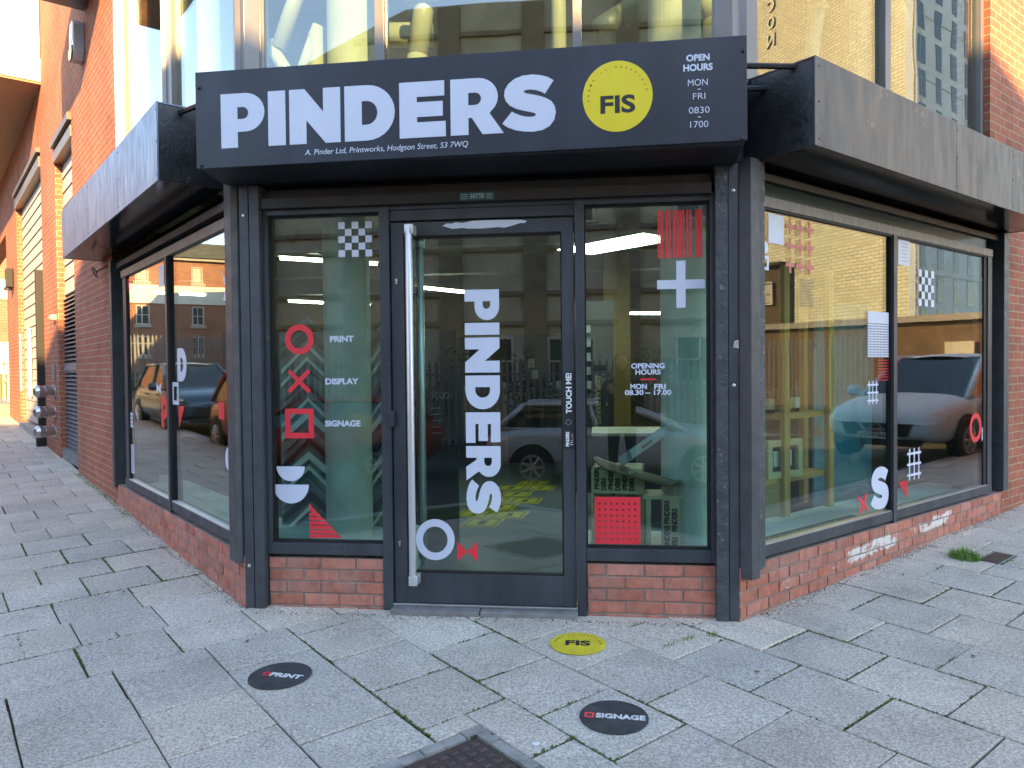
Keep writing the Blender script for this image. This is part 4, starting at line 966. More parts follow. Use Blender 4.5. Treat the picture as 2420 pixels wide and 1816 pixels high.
printed('printed_stool', 'plywood stool printed with black lettering beside the right column', fs2, [(-.02, .22, .62, .64, -.26, .0), (.0, .03, .295, .62, -.24, -.01), (.10, .205, .295, .62, -.02, -.005), (.19, .205, .295, .62, -.25, -.03)], [(.102, .205, .30, .618, -.003, .048)], (1.06, .35, .295))
sk = thing('skateboard', 'wooden skateboard deck lying across the printed crate and stool', 'skateboard', (.93, .36, .80))
mb = MB(); n = 22; ring_ = []
A_, B_ = Vector((.66, .42, .815)), Vector((1.20, .27, .685)); ax = (B_-A_); ax_n = ax.normalized(); sd = Vector((.24, .97, 0)).normalized(); up = ax_n.cross(sd)*-1
top = []; 
for i in range(n):
    a = 2*pi*i/n; lx = cos(a); ly = sin(a); ex = .5*abs(lx)**.5*(1 if lx > 0 else -1); ey = .10*abs(ly)**.6*(1 if ly > 0 else -1); bend = .05*max(0, abs(ex)-.36)/.14
    top.append(A_+ax*(.5+ex)+sd*ey+Vector((0, 0, bend+.015*(ey/.1)**2)))
mb.face(top); low = [p-Vector((0, 0, .012)) for p in top]; mb.face(low)
for i in range(n): j = (i+1) % n; mb.face([top[i], top[j], low[j], low[i]])
build('deck', mb, mat('printed_deck', (.20, .12, .07), .35, var=.6, vs=5, chips=((.5, .42, .33), .58, 7)), sk)
lh = thing('leaflet_holder', 'clear tilted leaflet holder with a pale leaflet on the skateboard', 'leaflet holder', (.97, .36, .80))
fh = Fr((.85, .42, .80), (cos(.62), 0, sin(.62)), (0, -1, 0)); 
class FT(Fr):
    def P(s, x, z, o): return Vector((.83+x*cos(.62)-z*sin(.62)*.4, .42-o, .80+x*sin(.62)+z*cos(.62)))
ft = FT((0, 0, 0), (1, 0, 0), (0, -1, 0))
mb = MB(); mb.box(ft, 0, .40, -.005, .075, -.006, 0); build('holder', mb, mat('clear_acrylic', (.3, .36, .36), .15), lh)
mb = MB(); mb.box(ft, .09, .39, .003, .07, .001, .004); lf = build('leaflet', mb, M['display'], lh)
mb = MB(); mb.box(ft, .17, .25, .02, .04, .0045, .006); build('leaflet_print', mb, M['redpale'], lf)
# counter, posters, post and mat
ct = thing('shop_counter', 'long dark counter with a white top behind the right front window', 'counter', (1.4, 2.75, 0))
mb = MB(); mb.box(fxy(0, 2.6, 0), .66, 2.7, 0, .80, -.7, 0); build('body', mb, mat('dark_counter_front', (.03, .032, .04), .5), ct)
mb = MB(); mb.box(fxy(0, 2.58, 0), .62, 2.75, .80, .83, -.75, 0); build('top', mb, mat('worn_counter_top', (.42, .40, .34), .5, var=.4, vs=3), ct, bevel=.004)
yp = thing('yellow_post', 'ochre painted square post standing behind the counter', 'post', (.93, 5.4, 0))
mb = MB(); mb.box(fxy(.93, 5.4, 0), -.17, .17, 0, 2.94, -.3, 0); build('shaft', mb, mat('ochre_paint', (.32, .215, .06), .6, var=.15), yp); mb = MB(); mb.box(fxy(.93, 5.4, 0), -.20, .20, 0, .12, -.33, .03); build('base', mb, M['darkwall'], yp)
ds = thing('fixings_stand', 'dark stand with vertical DISPLAY FIXINGS lettering behind right front window', 'display stand', (1.0, 4.2, 0))
fq = fxy(.60, 4.2, 0)
mb = MB(); mb.box(fq, -.2, .26, 0, 2.2, -.3, 0); build('panel', mb, M['darkwall'], ds)
mb = MB(); txt(mb, fq, 'DISPLAY FIXINGS', .05, .60, 1.34, .06, .003, rot=-pi/2); build('panel_lettering', mb, mat('bronze_print', (.28, .25, .17), .5), ds)
for i in range(5):
    mb = MB(); mb.box(fq, -.16, .0, 1.2+.16*i, 1.29+.16*i, .0, .03); build('sample', mb, M['chevg'], ds)
M['cardm'] = mat('dim_card', (.3, .3, .27), .6)
for x0, x1, y, h, lb in ((-1.9, -.9, 6.3, 1.9, 'dark product display stand at the back behind the door'), (-.7, .5, 6.9, 1.95, 'wide dark display stand at the back under the tube lamps'), (-4.6, -3.0, 5.6, 2.0, 'dark display stand seen past the left column')):
    q = thing('display_stand', lb, 'display stand', ((x0+x1)/2, y, 0)); fz = fxy(0, y, 0)
    mb = MB(); mb.box(fz, x0, x1, 0, h, -.4, 0); build('panel', mb, M['darkwall'], q)
    for j in range(3):
        mb = MB(); xx = x0+.1+.11*((j*7+int(x0*10)) % 3)+(x1-x0-.3)*j/3.3; mb.box(fz, xx, xx+.10, h-.5-.17*j, h-.36-.17*j, 0, .004); build('price_card', mb, M['cardm'], q)
        mb = MB(); mb.box(fz, xx, xx+.18, .5, 1.1, 0, .03); build('sample', mb, mat('sample_tone', (.05+.03*j, .07, .05), .5), q)
dm = thing('door_mat', 'dark mat on the floor just inside the glass door', 'mat', (0, .75, .003)); mb = MB(); hpoly(mb, [(-.46, .16), (.52, .16), (.52, .42), (-.46, .42)], .002, .014); build('pile', mb, mat('dark_mat', (.03, .035, .033), .95, bump=.8, bs=300), dm)
# hopscotch print on the floor
hp = thing('hopscotch_print', 'yellow hopscotch grid with numbers stuck on the shop floor', 'floor sticker', (-.2, 3.2, .002))
M['hopy'] = mat('hopscotch_yellow', (.42, .40, .03), .5); 
class FG(Fr):
    def P(s, x, z, o): return Vector((-.42+x*.995+z*.115, 2.26+z*.993-x*.03, .004+o))
fg = FG((0, 0, 0), (1, 0, 0), (0, 0, 1)); tiles = [('1', 0, 0), ('2', -.19, .40), ('3', .16, .40), ('4', -.04, .80), ('5', -.2, 1.19), ('6', .15, 1.19), ('7', -.05, 1.6), ('8', -.2, 2.05), ('9', .15, 2.05), ('10', -.02, 2.45)]
mb = MB()
for _, a, b in tiles: shp(mb, fg, [rect(a-.17, a+.17, b, b+.385)], 0, th=.001)
build('grid', mb, M['hopy'], hp); mb = MB()
for nme, a, b in tiles:
    shp(mb, fg, [rect(a-.14, a+.14, b+.03, b+.355), rect(a-.128, a+.128, b+.045, b+.34)], .0012, th=.001); txt(mb, fg, nme, a-.035*len(nme), a+.035*len(nme), b+.11, .17, .0012, bold=.02)
build('numbers', mb, M['black'], hp)
# right side window: shelving, bottles, pictures
sh = thing('timber_shelf', 'pine shelving unit with two shelves inside the right side window', 'shelf', R.P(1.5, .29, -.7))
for x in (1.40, 2.045):
    for o in (-.575, -.80):
        mb = MB(); mb.box(R, x, x+.075, .295, 2.2, o-.045, o); build('upright', mb, M['wood'], sh, bevel=.003)
for z, x0 in ((.545, .95), (1.03, 1.40)):
    mb = MB(); mb.box(R, x0, 2.1, z, z+.045, -.80, -.622); build('shelf_board', mb, M['wood'], sh, bevel=.003)
M['bottle'] = mat('brown_bottle_glass', (.05, .02, .01), .12)
for i, (x, o, lb) in enumerate(((1.40, -.70, 'brown bottle with a pale label, nearest to the corner of three'), (1.60, -.68, 'brown bottle with a yellow green label, middle one of three'), (1.78, -.72, 'brown bottle with a white label, farthest from corner of three'))):
    b = thing('bottle', lb, 'bottle', R.P(x, 1.076, o), 0, 'brown bottles on the pine shelf')
    mb = MB(); mb.lathe((0, 0, 0), (0, 0, 1), [(0, .034), (.14, .035), (.17, .028), (.2, .014), (.26, .013), (.268, .015)], 18); build('glass_body', mb, M['bottle'], b, smooth=True, local=True)
    mb = MB(); mb.lathe((0, 0, .03), (0, 0, 1), [(0, .0355), (.085, .0357)], 18); build('paper_label', mb, mat('bottle_label', ((.5, .52, .4), (.4, .45, .12), (.7, .7, .66))[i], .6), b, local=True)
pf = thing('picture_frame', 'pale wooden box picture frame standing on the lower pine shelf', 'picture frame', R.P(1.5, .59, -.64)); fp = Fr(R.P(1.26, .59, -.625), (Q*.94+.1, Q*.94-.1, 0), (Q, -Q, 0))
mb = MB(); mb.box(fp, 0, .40, 0, .05, -.05, 0); mb.box(fp, 0, .40, .24, .29, -.05, 0); mb.box(fp, 0, .05, .05, .24, -.05, 0); mb.box(fp, .35, .40, .05, .24, -.05, 0); build('frame', mb, M['ply'], pf, bevel=.003)
mb = MB(); mb.box(fp, .05, .35, .05, .24, -.05, -.035); bd = build('mount', mb, M['chevd'], pf); mb = MB(); mb.box(fp, .10, .31, .085, .205, -.035, -.03); build('picture', mb, M['display'], bd)
lf2 = thing('leaning_frame', 'grey picture frame leaning on the floor under the pine shelf', 'picture frame', R.P(1.6, .02, -1.0)); fp = Fr(R.P(1.5, .10, -.95), (Q, Q, 0), (Q, -Q, -.18))
mb = MB(); shp(mb, fp, [rect(0, .5, 0, .55), rect(.04, .46, .04, .51)], 0, th=.03); build('frame', mb, M['darkwall'], lf2); mb = MB(); mb.box(fp, .04, .46, .04, .51, -.005, .0); build('sheet', mb, M['ply'], lf2)
rw = thing('red_wall_panel', 'red and grey partition with pale lettering behind the pine shelf', 'partition', R.P(3, 0, -1.6)); fp = Fr(R.P(0, 0, -1.6), (Q, Q, 0), (Q, -Q, 0))
mb = MB(); mb.box(fp, 2.2, 4.2, 0, .66, -.04, 0); build('red_panel', mb, mat('red_panel', (.45, .03, .04), .5), rw); mb = MB(); mb.box(fp, 2.2, 4.2, .66, .92, -.04, 0); build('grey_panel', mb, mat('grey_panel', (.10, .10, .105), .5), rw)
mb = MB(); mb.box(fp, 2.2, 3.7, .92, 1.62, -.04, 0); build('brown_panel', mb, mat('brown_panel', (.16, .07, .03), .5), rw)
mb = MB(); heavy(mb, fp, 'RS', lambda x, y: (2.36+x*.17, .40+y*.17), .002); build('panel_lettering', mb, M['vinyl'], rw)
mb = MB()
M['gold'] = mat('gold_print', (.35, .2, .05), .5)
for i in range(2): mb = MB(); txt(mb, fp, ('PINDERS PR', 'PINDER')[i], 2.3, 3.35-.2*i, 1.12-.15*i, .10, .002, bold=.04); build('print_lettering', mb, M['gold'], rw)
def wave_mat():
    m, t, b = new_mat('blue_marbled_art'); co = objco(t); n = noise(t, co, 2.2, 6, .6); n2 = noise(t, co, 1.1, 3, .5)
    o = mixc(t, rng(t, n, .42, .5, 0, 1), (.05, .19, .29), (.15, .27, .32)); o = mixc(t, rng(t, n2, .54, .58, 0, 1), o, (.04, .05, .06)); o = mixc(t, rng(t, n, .6, .64, 0, 1), o, (.25, .17, .08))
    t.links.new(o, b.inputs['Base Color']); b.inputs['Roughness'].default_value = .3; return m
ap = thing('art_panel', 'tall panel with blue and black marbled swirls right of the pine shelf', 'art panel', R.P(2.9, .0, -.9)); fp = Fr(R.P(2.42, 0, -.92), (Q*.98, Q*.98-.08, 0), (Q, -Q, 0))
mb = MB(); mb.box(fp, 0, 1.0, .02, 2.0, -.02, 0); build('board', mb, wave_mat(), ap)
ss = thing('window_strip', 'dark strip with yellow lettering along the foot of the right side window', 'floor strip', R.P(1.0, .30, -.2)); fp = Fr(R.P(0, .299, 0), (Q, Q, 0), (0, 0, 1))
class FS(Fr):
    def P(s, x, z, o): return R.P(x, .299+o, -z)
fp = FS((0, 0, 0), (1, 0, 0), (0, 0, 1)); mb = MB(); mb.box(fp, .17, 1.86, .14, .30, -.002, .0); build('strip', mb, M['darkwall'], ss)
mb = MB(); txt(mb, fp, 'DESIGN MANUFACTURE INSTALL', 1.55, .2, .26, -.05, .001, bold=.02); build('strip_lettering', mb, M['flooryellow'], ss)
# upper room: exercise machines
M['mach'] = mat('cream_machine_paint', (.33, .34, .27), .35)
M['pad'] = mat('dark_pad', (.05, .06, .06), .5)
def machine(label, x, y, tubes, pads=()):
    t = thing('exercise_machine', label, 'gym machine', (x, y, 3.1))
    for nm, r, pts in tubes:
        mb = MB(); mb.path([Vector(p) for p in pts], r, n=14); build(nm, mb, M['mach'], t, smooth=True)
    for nm, r, pts in pads:
        mb = MB(); mb.path([Vector(p) for p in pts], r, n=14); build(nm, mb, M['pad'], t, smooth=True)
machine('cream exercise machine with a bent tube behind the middle upper window', -.5, 1.0, [('upright', .075, [(-.62, .95, 3.1), (-.60, .95, 3.72), (-.50, .95, 4.4), (-.42, .95, 5.2)]), ('handlebar', .045, [(-.66, .9, 4.10), (-.35, .85, 4.12), (-.18, .80, 4.16), (-.08, .78, 4.3)])], [('grip', .06, [(-.18, .80, 4.13), (-.07, .78, 4.2), (-.04, .77, 4.34)])])
machine('cream upright pole machine at the centre of the upper windows', .42, 1.1, [('upright', .055, [(.42, 1.1, 3.1), (.42, 1.1, 5.6)]), ('base', .06, [(.1, 1.2, 3.15), (.8, 1.2, 3.15)])])
machine('cream exercise machine with a slanted padded beam in the right upper window', 1.0, 1.1, [('beam', .085, [(.86, 1.05, 3.95), (1.32, 1.0, 4.22), (1.5, 1.0, 4.34)]), ('post', .06, [(1.35, 1.0, 4.24), (1.5, 1.05, 3.9), (1.55, 1.1, 3.1)])], [('pad', .088, [(.70, 1.06, 3.86), (.86, 1.05, 3.95)])])
machine('cream exercise machine with splayed tubes at the left upper window', -1.35, 1.2, [('arm', .06, [(-1.72, 1.1, 3.9), (-1.45, 1.1, 4.6)]), ('brace', .05, [(-1.8, 1.1, 3.95), (-1.58, 1.1, 3.6), (-1.40, 1.1, 4.05)]), ('crossbar', .09, [(-.95, 1.2, 4.0), (-.55, 1.25, 4.0)]), ('post', .06, [(-1.42, 1.1, 4.0), (-1.40, 1.1, 3.1)])])
machine('cream exercise machine deep in the right hand upper window', 2.6, 2.0, [('frame', .06, [(2.3, 1.9, 3.1), (2.5, 1.9, 4.6), (2.9, 2.0, 5.0), (3.2, 2.1, 4.2)]), ('arm', .05, [(2.5, 1.9, 4.3), (2.2, 1.6, 4.5)])])
# ------------------------------------------------------------------ left facade beyond the shop
M['board'] = mat('grey_weatherboard', (.42, .39, .37), .6, var=.15, vs=4, stretch=(1, 1, 6))
M['louvre'] = mat('grey_louvre_blades', (.16, .165, .18), .45, var=.1)
M['bronze'] = mat('bronze_profile', (.14, .12, .10), .4, metal=.4)
M['stone'] = mat('pale_stone', (.36, .33, .28), .8, var=.2, vs=10)
mb = MB(); mb.box(L, -7.88, -6.33, .2, .34, -.15, -.02); build('louvre_sill', mb, M['conc'], B)
mb = MB(); mb.box(L, -7.88, -6.33, .3, 4.75, -.30, -.16); build('louvre_backing', mb, M['dark'], B)
mb = MB()
for i in range(38):
    z = .345+.058*i
    mb.face([L.P(-7.87, z, -.07), L.P(-6.34, z, -.07), L.P(-6.34, z+.05, -.14), L.P(-7.87, z+.05, -.14)]); mb.face([L.P(-7.87, z-.004, -.07), L.P(-6.34, z-.004, -.07), L.P(-6.34, z+.046, -.14), L.P(-7.87, z+.046, -.14)])
    mb.box(L, -7.87, -6.34, z-.004, z+.012, -.078, -.066)
mb.box(L, -7.88, -6.33, 1.47, 1.56, -.15, -.062); build('louvre', mb, M['louvre'], B)
def boards(x0, x1, z0, z1, o, h=.2):
    mb = MB(); n = int((z1-z0)/h)
    for i in range(n):
        z = z0+(z1-z0)/n*i; hh = (z1-z0)/n
        mb.prism(Fr(L.P(x0, 0, 0), L.n, (Q, -Q, 0)), [(o-.05, z+.006), (o+.012, z+.006), (o-.004, z+hh-.006), (o-.05, z+hh-.006)], 0, x1-x0)
    mb.box(L, x0, x1, z0, z1, o-.06, o-.03, m=1); build('weatherboarding', mb, [M['board'], M['dark']], B)
boards(-7.88, -6.33, 2.56, 4.45, -.1); boards(-13.44, -9.5, .50, 4.75, -.1)
mb = MB(); mb.box(L, -7.88, -6.28, 4.45, 4.60, -.25, .02); mb.box(L, -7.88, -6.28, 4.66, 4.76, -.25, .05); mb.box(L, -13.44, -9.44, 4.75, 4.92, -.25, .03); mb.box(L, -13.44, -9.44, 4.98, 5.06, -.25, .06); build('head_profile', mb, M['bronze'], B, bevel=.004)
mb = MB(); mb.box(L, -7.2, -6.6, 3.2, 3.75, -.09, -.05)
for i in range(9): mb.box(L, -7.2, -6.6, 3.2+.06*i, 3.225+.06*i, -.05, -.02)
build('vent_grille', mb, M['louvre'], B)
mb = MB(); mb.box(L, -13.44, -9.47, .28, .46, -.25, .03); build('stone_sill', mb, M['stone'], B, bevel=.008)
mb = MB(); mb.box(L, -12.2, -12.1, 1.0, 2.3, -.08, -.02); mb.tube(L.P(-12.5, 1.1, .06), L.P(-12.5, 2.2, .06), .02); build('door_pull', mb, M['satin'], B)
# projecting bay
mb = MB(); mb.box(L, -22, -9.12, 6.0, 6.28, 0, 1.15); mb.box(L, -22, -9.12, 8.3, 8.9, 0, 1.15); build('bay_edge', mb, mat('cream_cladding', (.62, .56, .44), .6), B, bevel=.01)
mb = MB(); mb.box(L, -21.95, -9.14, 5.97, 6.0, 0, 1.12); build('bay_underside', mb, mat('brown_underside_board', (.30, .17, .10), .6, var=.1), B)
mb = MB(); mb.box(L, -21.9, -9.2, 6.28, 8.3, .0, 1.08); build('bay_glazing', mb, mat('white_blind_glazing', (.7, .7, .68), .25, var=.05), B)
mb = MB()
for o in (.06, 1.09): mb.box(L, -9.2, -9.14, 6.28, 8.3, o-.05, o+.05)
mb.box(L, -9.2, -9.13, 6.28, 6.36, 0, 1.15); mb.box(L, -9.2, -9.14, 8.22, 8.3, 0, 1.15); build('bay_frame', mb, M['silver'], B)
# pipe, inlets, alarm box, lamp, hook
pp = thing('black_downpipe', 'black square downpipe between the brick pier and timber boarding', 'pipe', L.P(-9.52, .2, .02)); mb = MB(); mb.box(L, -9.60, -9.47, .22, 3.1, -.06, .10); build('shaft', mb, M['dark'], pp, bevel=.01)
mb = MB(); mb.box(L, -9.62, -9.45, .22, .40, -.06, .13); build('shoe', mb, M['dark'], pp, bevel=.01)
for k_, (z, lb) in enumerate(((1.17, 'topmost of the three steel fire inlets on the brick pier'), (.865, 'middle one of the three steel fire inlets on the brick pier'), (.575, 'lowest of the three steel fire inlets on the brick pier'))):
    t = thing('fire_inlet', lb, 'fire inlet', L.P(-8.35, z, 0), 0, 'steel fire inlets on the pier')
    mb = MB(); mb.lathe(L.P(-8.35, z, 0), L.n+Vector((.25, -.25, 0)), [(0, .10), (.02, .10), (.03, .065), (.12, .065), (.13, .085), (.16, .085), (.165, .07), (.2, .07)], 22); build('body', mb, M['alu'], t, smooth=False)
    mb = MB(); d_ = (L.n+Vector((.25, -.25, 0))).normalized(); mb.lathe(L.P(-8.35, z, 0)+d_*.2, d_, [(0, .088), (.02, .09), (.05, .09), (.07, .075), (.09, .05)], 22); build('cap', mb, M['alu'], t)
    for sg in (-1, 1): mb = MB(); mb.box(L, -8.35+sg*.095-.018, -8.35+sg*.095+.018, z-.02, z+.02, .11, .16); build('lug', mb, M['alu'], t)
t = thing('wall_vent', 'small grey louvred vent above the fire inlets', 'vent', L.P(-8.3, 1.4, 0)); mb = MB(); mb.box(L, -8.45, -8.2, 1.33, 1.58, 0, .012); build('plate', mb, M['louvre'], t)
mb = MB(); [mb.box(L, -8.43, -8.22, 1.35+.045*i, 1.373+.045*i, .012, .025) for i in range(5)]; build('blade', mb, M['chevg'], t)
al = thing('alarm_box', 'white and blue burglar alarm box high on the left brick wall', 'alarm box', L.P(-5.35, 5.1, 0)); 
pts = [(-.15, .05), (-.07, -.05), (.07, -.05), (.15, .05), (.15, .33), (.08, .40), (-.08, .40), (-.15, .33)]
mb = MB(); mb.prism(Fr(L.P(-5.35, 5.12, 0), (Q, -Q, 0), L.n), pts, 0, .12); build('case', mb, mat('pale_blue_plastic', (.42, .52, .62), .4), al, bevel=.012)
mb = MB(); mb.prism(Fr(L.P(-5.35, 5.12, 0), (Q, -Q, 0), L.n), [(-.12, .02), (-.07, -.045), (.07, -.045), (.12, .02), (.12, .1), (-.12, .1)], .12, .135); build('strobe', mb, mat('brown_strobe', (.12, .05, .03), .3), al, bevel=.008)
mb = MB(); mb.box(Fr(L.P(-5.35, 5.12, 0), (Q, -Q, 0), L.n), -.09, .09, .17, .32, .119, .123); build('badge', mb, M['white'], al)
wl_ = thing('wall_lamp', 'small black wall lamp high on the far left facade', 'lamp', L.P(-14.3, 3.4, 0)); mb = MB(); mb.box(L, -14.4, -14.2, 3.25, 3.65, 0, .14); build('body', mb, M['dark'], wl_, bevel=.02); mb = MB(); mb.lathe(L.P(-14.3, 3.2, .1), (0, 0, 1), [(0, .08), (.06, .06)], 16); build('shade', mb, M['dark'], wl_)
ct_ = thing('camera_dome', 'small cream dome fitting low on the brick pier by the louvre', 'dome', L.P(-8.05, 2.25, 0)); mb = MB(); mb.lathe(L.P(-8.05, 2.25, 0), L.n, [(0, .05), (.05, .05), (.09, .03)], 16); build('dome', mb, M['stone'], ct_)
hk = thing('cable_loop', 'black loop of cable sticking out under the left canopy', 'cable', L.P(-4.3, 2.5, 0)); mb = MB()
mb.path([L.P(-4.12, 2.56, .0)]+[L.P(-4.27+.06*cos(a), 2.50+.05*sin(a), .10+.02*sin(a)) for a in [i*pi/6 for i in range(13)]], .006, n=6); build('cable', mb, M['dark'], hk)
# things far along the left street
fw = thing('arched_window_building', 'sunlit brick building with an arched window at the far end of the left street', 'building', (-36, 36, 1.5))
ff = fxy(-34, 34, radians(42)); M['brickfar'] = brick_mat('warm_far_brick', (.30, .125, .07), (.23, .095, .055), (.42, .3, .2), soot=.15)
mb = MB(); mb.box(ff, -12, 14, 0, 14, -6, 0); build('wall', mb, M['brickfar'], fw)
for x in (-5.5, -2.5, .5, 3.5, 6.5, 9.5):
    for z0 in (4.2, 8.6):
        ol = [(x-.7, z0), (x+.7, z0), (x+.7, z0+1.6)]+ell(x, z0+1.6, .7, .7, 0, pi, 12)[1:]; mb = MB(); mb.prism(ff, ol, -.05, .01); w_ = build('window', mb, mat('dark_pane', (.08, .10, .10), .1), fw)
        mb = MB(); shp(mb, ff, [ol, [(x-.6+(1.2)*0, z0+.1), (x+.6, z0+.1), (x+.6, z0+1.6)]+ell(x, z0+1.6, .6, .6, 0, pi, 12)[1:]], .02, th=.04)
        for i in (-.25, .25): mb.box(ff, x+i-.03, x+i+.03, z0, z0+2.1, .01, .04)
        for i in (.5, 1.0, 1.6): mb.box(ff, x-.65, x+.65, z0+i-.03, z0+i+.03, .01, .04)
        build('frame', mb, M['stone'], w_)
mb = MB(); mb.box(ff, -12, 14, 3.1, 3.4, 0, .15); mb.box(ff, -12, 14, 7.6, 7.9, 0, .15); build('string_course', mb, M['stone'], fw)
nb = thing('notice_board', 'pale blue notice board on posts before the far arched building', 'notice board', (-27.0, 27.3, 1.3)); fb2 = fxy(-27, 27.3, radians(42))
mb = MB(); mb.box(fb2, -1.4, 1.4, 1.1, 2.9, 0, .06); build('board', mb, mat('pale_board', (.42, .5, .52), .5), nb); 
for x in (-1.2, 1.1): mb = MB(); mb.box(fb2, x, x+.1, -.2, 1.1, 0, .06); build('post', mb, M['alu'], nb)
gm = mat('mown_grass', (.07, .11, .025), .9, var=.4, vs=3, bump=.6, bs=30)
mb = MB(); hpoly(mb, [(-30, 18), (-18, 22), (-16, 40), (-40, 40)], 0, 1.42); build('verge', mb, gm, kind='structure')
rl_ = thing('handrail', 'cream tubular handrail beside the far end of the pavement', 'handrail', (-14.0, 11.6, .5)); mb = MB()
rp = [L.P(-17.2, 0, -.1), L.P(-18.6, 0, -.1)]
M['cream'] = mat('cream_paint', (.6, .52, .33), .5)
for p in rp: mb = MB(); mb.tube(p+Vector((0, 0, .3)), p+Vector((0, 0, 1.72)), .035); build('post', mb, M['cream'], rl_)
for z in (1.70, 1.25):
    mb = MB(); mb.tube(rp[0]+Vector((0, 0, z)), rp[1]+Vector((0, 0, z)), .035); build('rail', mb, M['cream'], rl_)
rm = thing('ramp_wall', 'low concrete ramp edge at the far end of the left pavement', 'ramp', L.P(-18, .4, 0)); mb = MB(); mb.box(L, -20.5, -15.9, .2, .75, -1.0, .35); build('slab', mb, M['conc'], rm, bevel=.02)
# ------------------------------------------------------------------ buildings across the streets (seen in the glass, save the added shading block)
def windows(fr, xs, zs, w, h, parent, fm, pm, o=.0, sill=None, arch=False):
    mb = MB(); mp_ = MB(); ms = MB()
    for x in xs:
        for z in zs:
            e_ = .06*min(1, w); a = MB(); shp(a, fr, [rect(x, x+w, z, z+h), rect(x+e_, x+w-e_, z+e_, z+h-e_)], o+.02, th=.06); a.box(fr, x+w/2-e_*.4, x+w/2+e_*.4, z+e_, z+h-e_, o, o+.04); a.box(fr, x+e_, x+w-e_, z+h*.5-e_*.4, z+h*.5+e_*.4, o, o+.04)
            f_ = build('window', a, fm, parent); p_ = MB(); p_.box(fr, x+.08, x+w-.08, z+.08, z+h-.08, o-.05, o+.005); build('pane', p_, pm, f_)
            if sill: s_ = MB(); s_.box(fr, x-.1, x+w+.1, z-.16, z, o-.02, o+.09); build('sill', s_, sill, f_)
M['darkpane'] = mat('dark_far_pane', (.05, .065, .07), .08)
M['paleframe'] = mat('pale_far_frame', (.6, .58, .52), .5)
M['blind'] = mat('cream_blind_pane', (.55, .5, .36), .3)
ob = thing('opposite_building', 'large grey stone building with recessed bands across the street, seen in the glass', 'building', (3, -15.5, -.4))
fo = Fr((0, -15.5, 0), (-1, 0, 0), (0, 1, 0)); M['ashlar'] = mat('brownish_render', (.50, .46, .34), .85, var=.25, vs=1.2, bump=.3, bs=6)
mb = MB(); mb.box(fo, -9.5, -5, -.5, 10.3, -10, 0); mb.box(fo, -5, 4.5, -.5, 11.3, -10, 0); mb.prism(fo, [(4.5, -.5), (9, -.5), (9, 9.2), (4.5, 11.3)], -10, 0); mb.box(fo, -19, -9.5, -.5, 12.1, -10, 0); build('wall', mb, M['ashlar'], ob)
mb = MB()
for z in (2.6, 3.4, 4.6, 5.1, 6.2, 7.0, 7.8, 8.9, 9.7, 10.4): mb.box(fo, -19 if z < 10 else -4.98, 9.02-max(0, (z-9)*2.2), z, z+.12, 0, .10)
for x in (-14, -11, -8.2, -5.5, -1.5, 1.0, 3.3, 6.0, 8.6): mb.box(fo, x-.3, x+.3, -.5, 9.0 if x > 4 else (10.2 if x < -5 else 11.2), 0, .14)
build('cornice', mb, mat('dark_stone_band', (.24, .20, .14), .85, var=.25, vs=2), ob)
windows(fo, [-13.2, -10.4, -7.6, -4, -.6, 1.6], [1.0], 1.3, 1.3, ob, M['paleframe'], M['darkpane'], .0, M['stone'])
windows(fo, [-13.2, -10.4, -7.6, -4, -.6], [5.3], 1.3, .8, ob, M['paleframe'], M['darkpane'], .0)
lb_ = thing('low_workshop', 'low dark brick workshop beside the grey stone building across the street', 'building', (-17, -17, -.4))
mb = MB(); mb.box(fo, 10, 24, -.5, 4.2, -9, -1.5); build('wall', mb, M['brick'], lb_); mb = MB(); mb.prism(Fr((-24.2, -17, 0), (0, -1, 0), (1, 0, 0)), [(-.2, 4.2), (7.2, 4.2), (3.5, 5.6)], 0, 14.3); build('roof', mb, M['dark'], lb_)
windows(fo, [11, 14, 17, 20], [1.2], 1.5, 1.5, lb_, M['paleframe'], M['darkpane'], -1.5)
# terrace seen in the left window
tb = thing('brick_terrace', 'red brick terrace with a pale band and sash windows, seen in the left glass', 'building', (-36, 21, .8))
ta = radians(-90+53+0); nrm = Vector((.8, -.6, 0)); ftb = Fr((-33.5, 20.5, 0), (.6, .8, 0), nrm)
mb = MB(); mb.box(ftb, -16, 14, 0, 7.3, -8, 0); build('wall', mb, M['brickfar'], tb)
mb = MB(); mb.box(ftb, -16, 14, 5.0, 5.95, 0, .06); build('painted_band', mb, mat('cream_painted_band', (.7, .66, .55), .6), tb); mb = MB(); mb.box(ftb, -16.2, 14.2, 7.3, 7.45, -.1, .2); build('gutter', mb, M['stone'], tb)
mb = MB(); mb.prism(Fr(ftb.P(-16.2, 0, .3), -nrm, ftb.a), [(0, 7.45), (8.6, 7.45), (4.3, 8.9)], 0, 30.4); build('roof', mb, mat('mossy_slates', (.10, .095, .05), .8, var=.3, vs=2), tb)
for z_, h_, pm_ in ((6.12, .85, 'blind'), (3.9, .98, 'darkpane'), (2.3, 1.0, 'darkpane')): windows(ftb, [-10.2+2.68*i for i in range(8)], [z_], .56, h_, tb, M['paleframe'], M[pm_], .0, M['stone'])
wh = thing('terrace_shade_block', 'plain flat roofed brick block added out of view to shade the lower terrace', 'building', L.P(-19, 0, 15)); mb = MB(); mb.box(L, -30, -9, -.3, 8.3, 11, 20); build('wall', mb, M['brick'], wh)  # unseen block, added to keep the sun off the lower terrace wall
mb = MB(); mb.box(L, -30.1, -8.9, 8.3, 8.55, 10.9, 20.1); build('parapet', mb, M['stone'], wh)
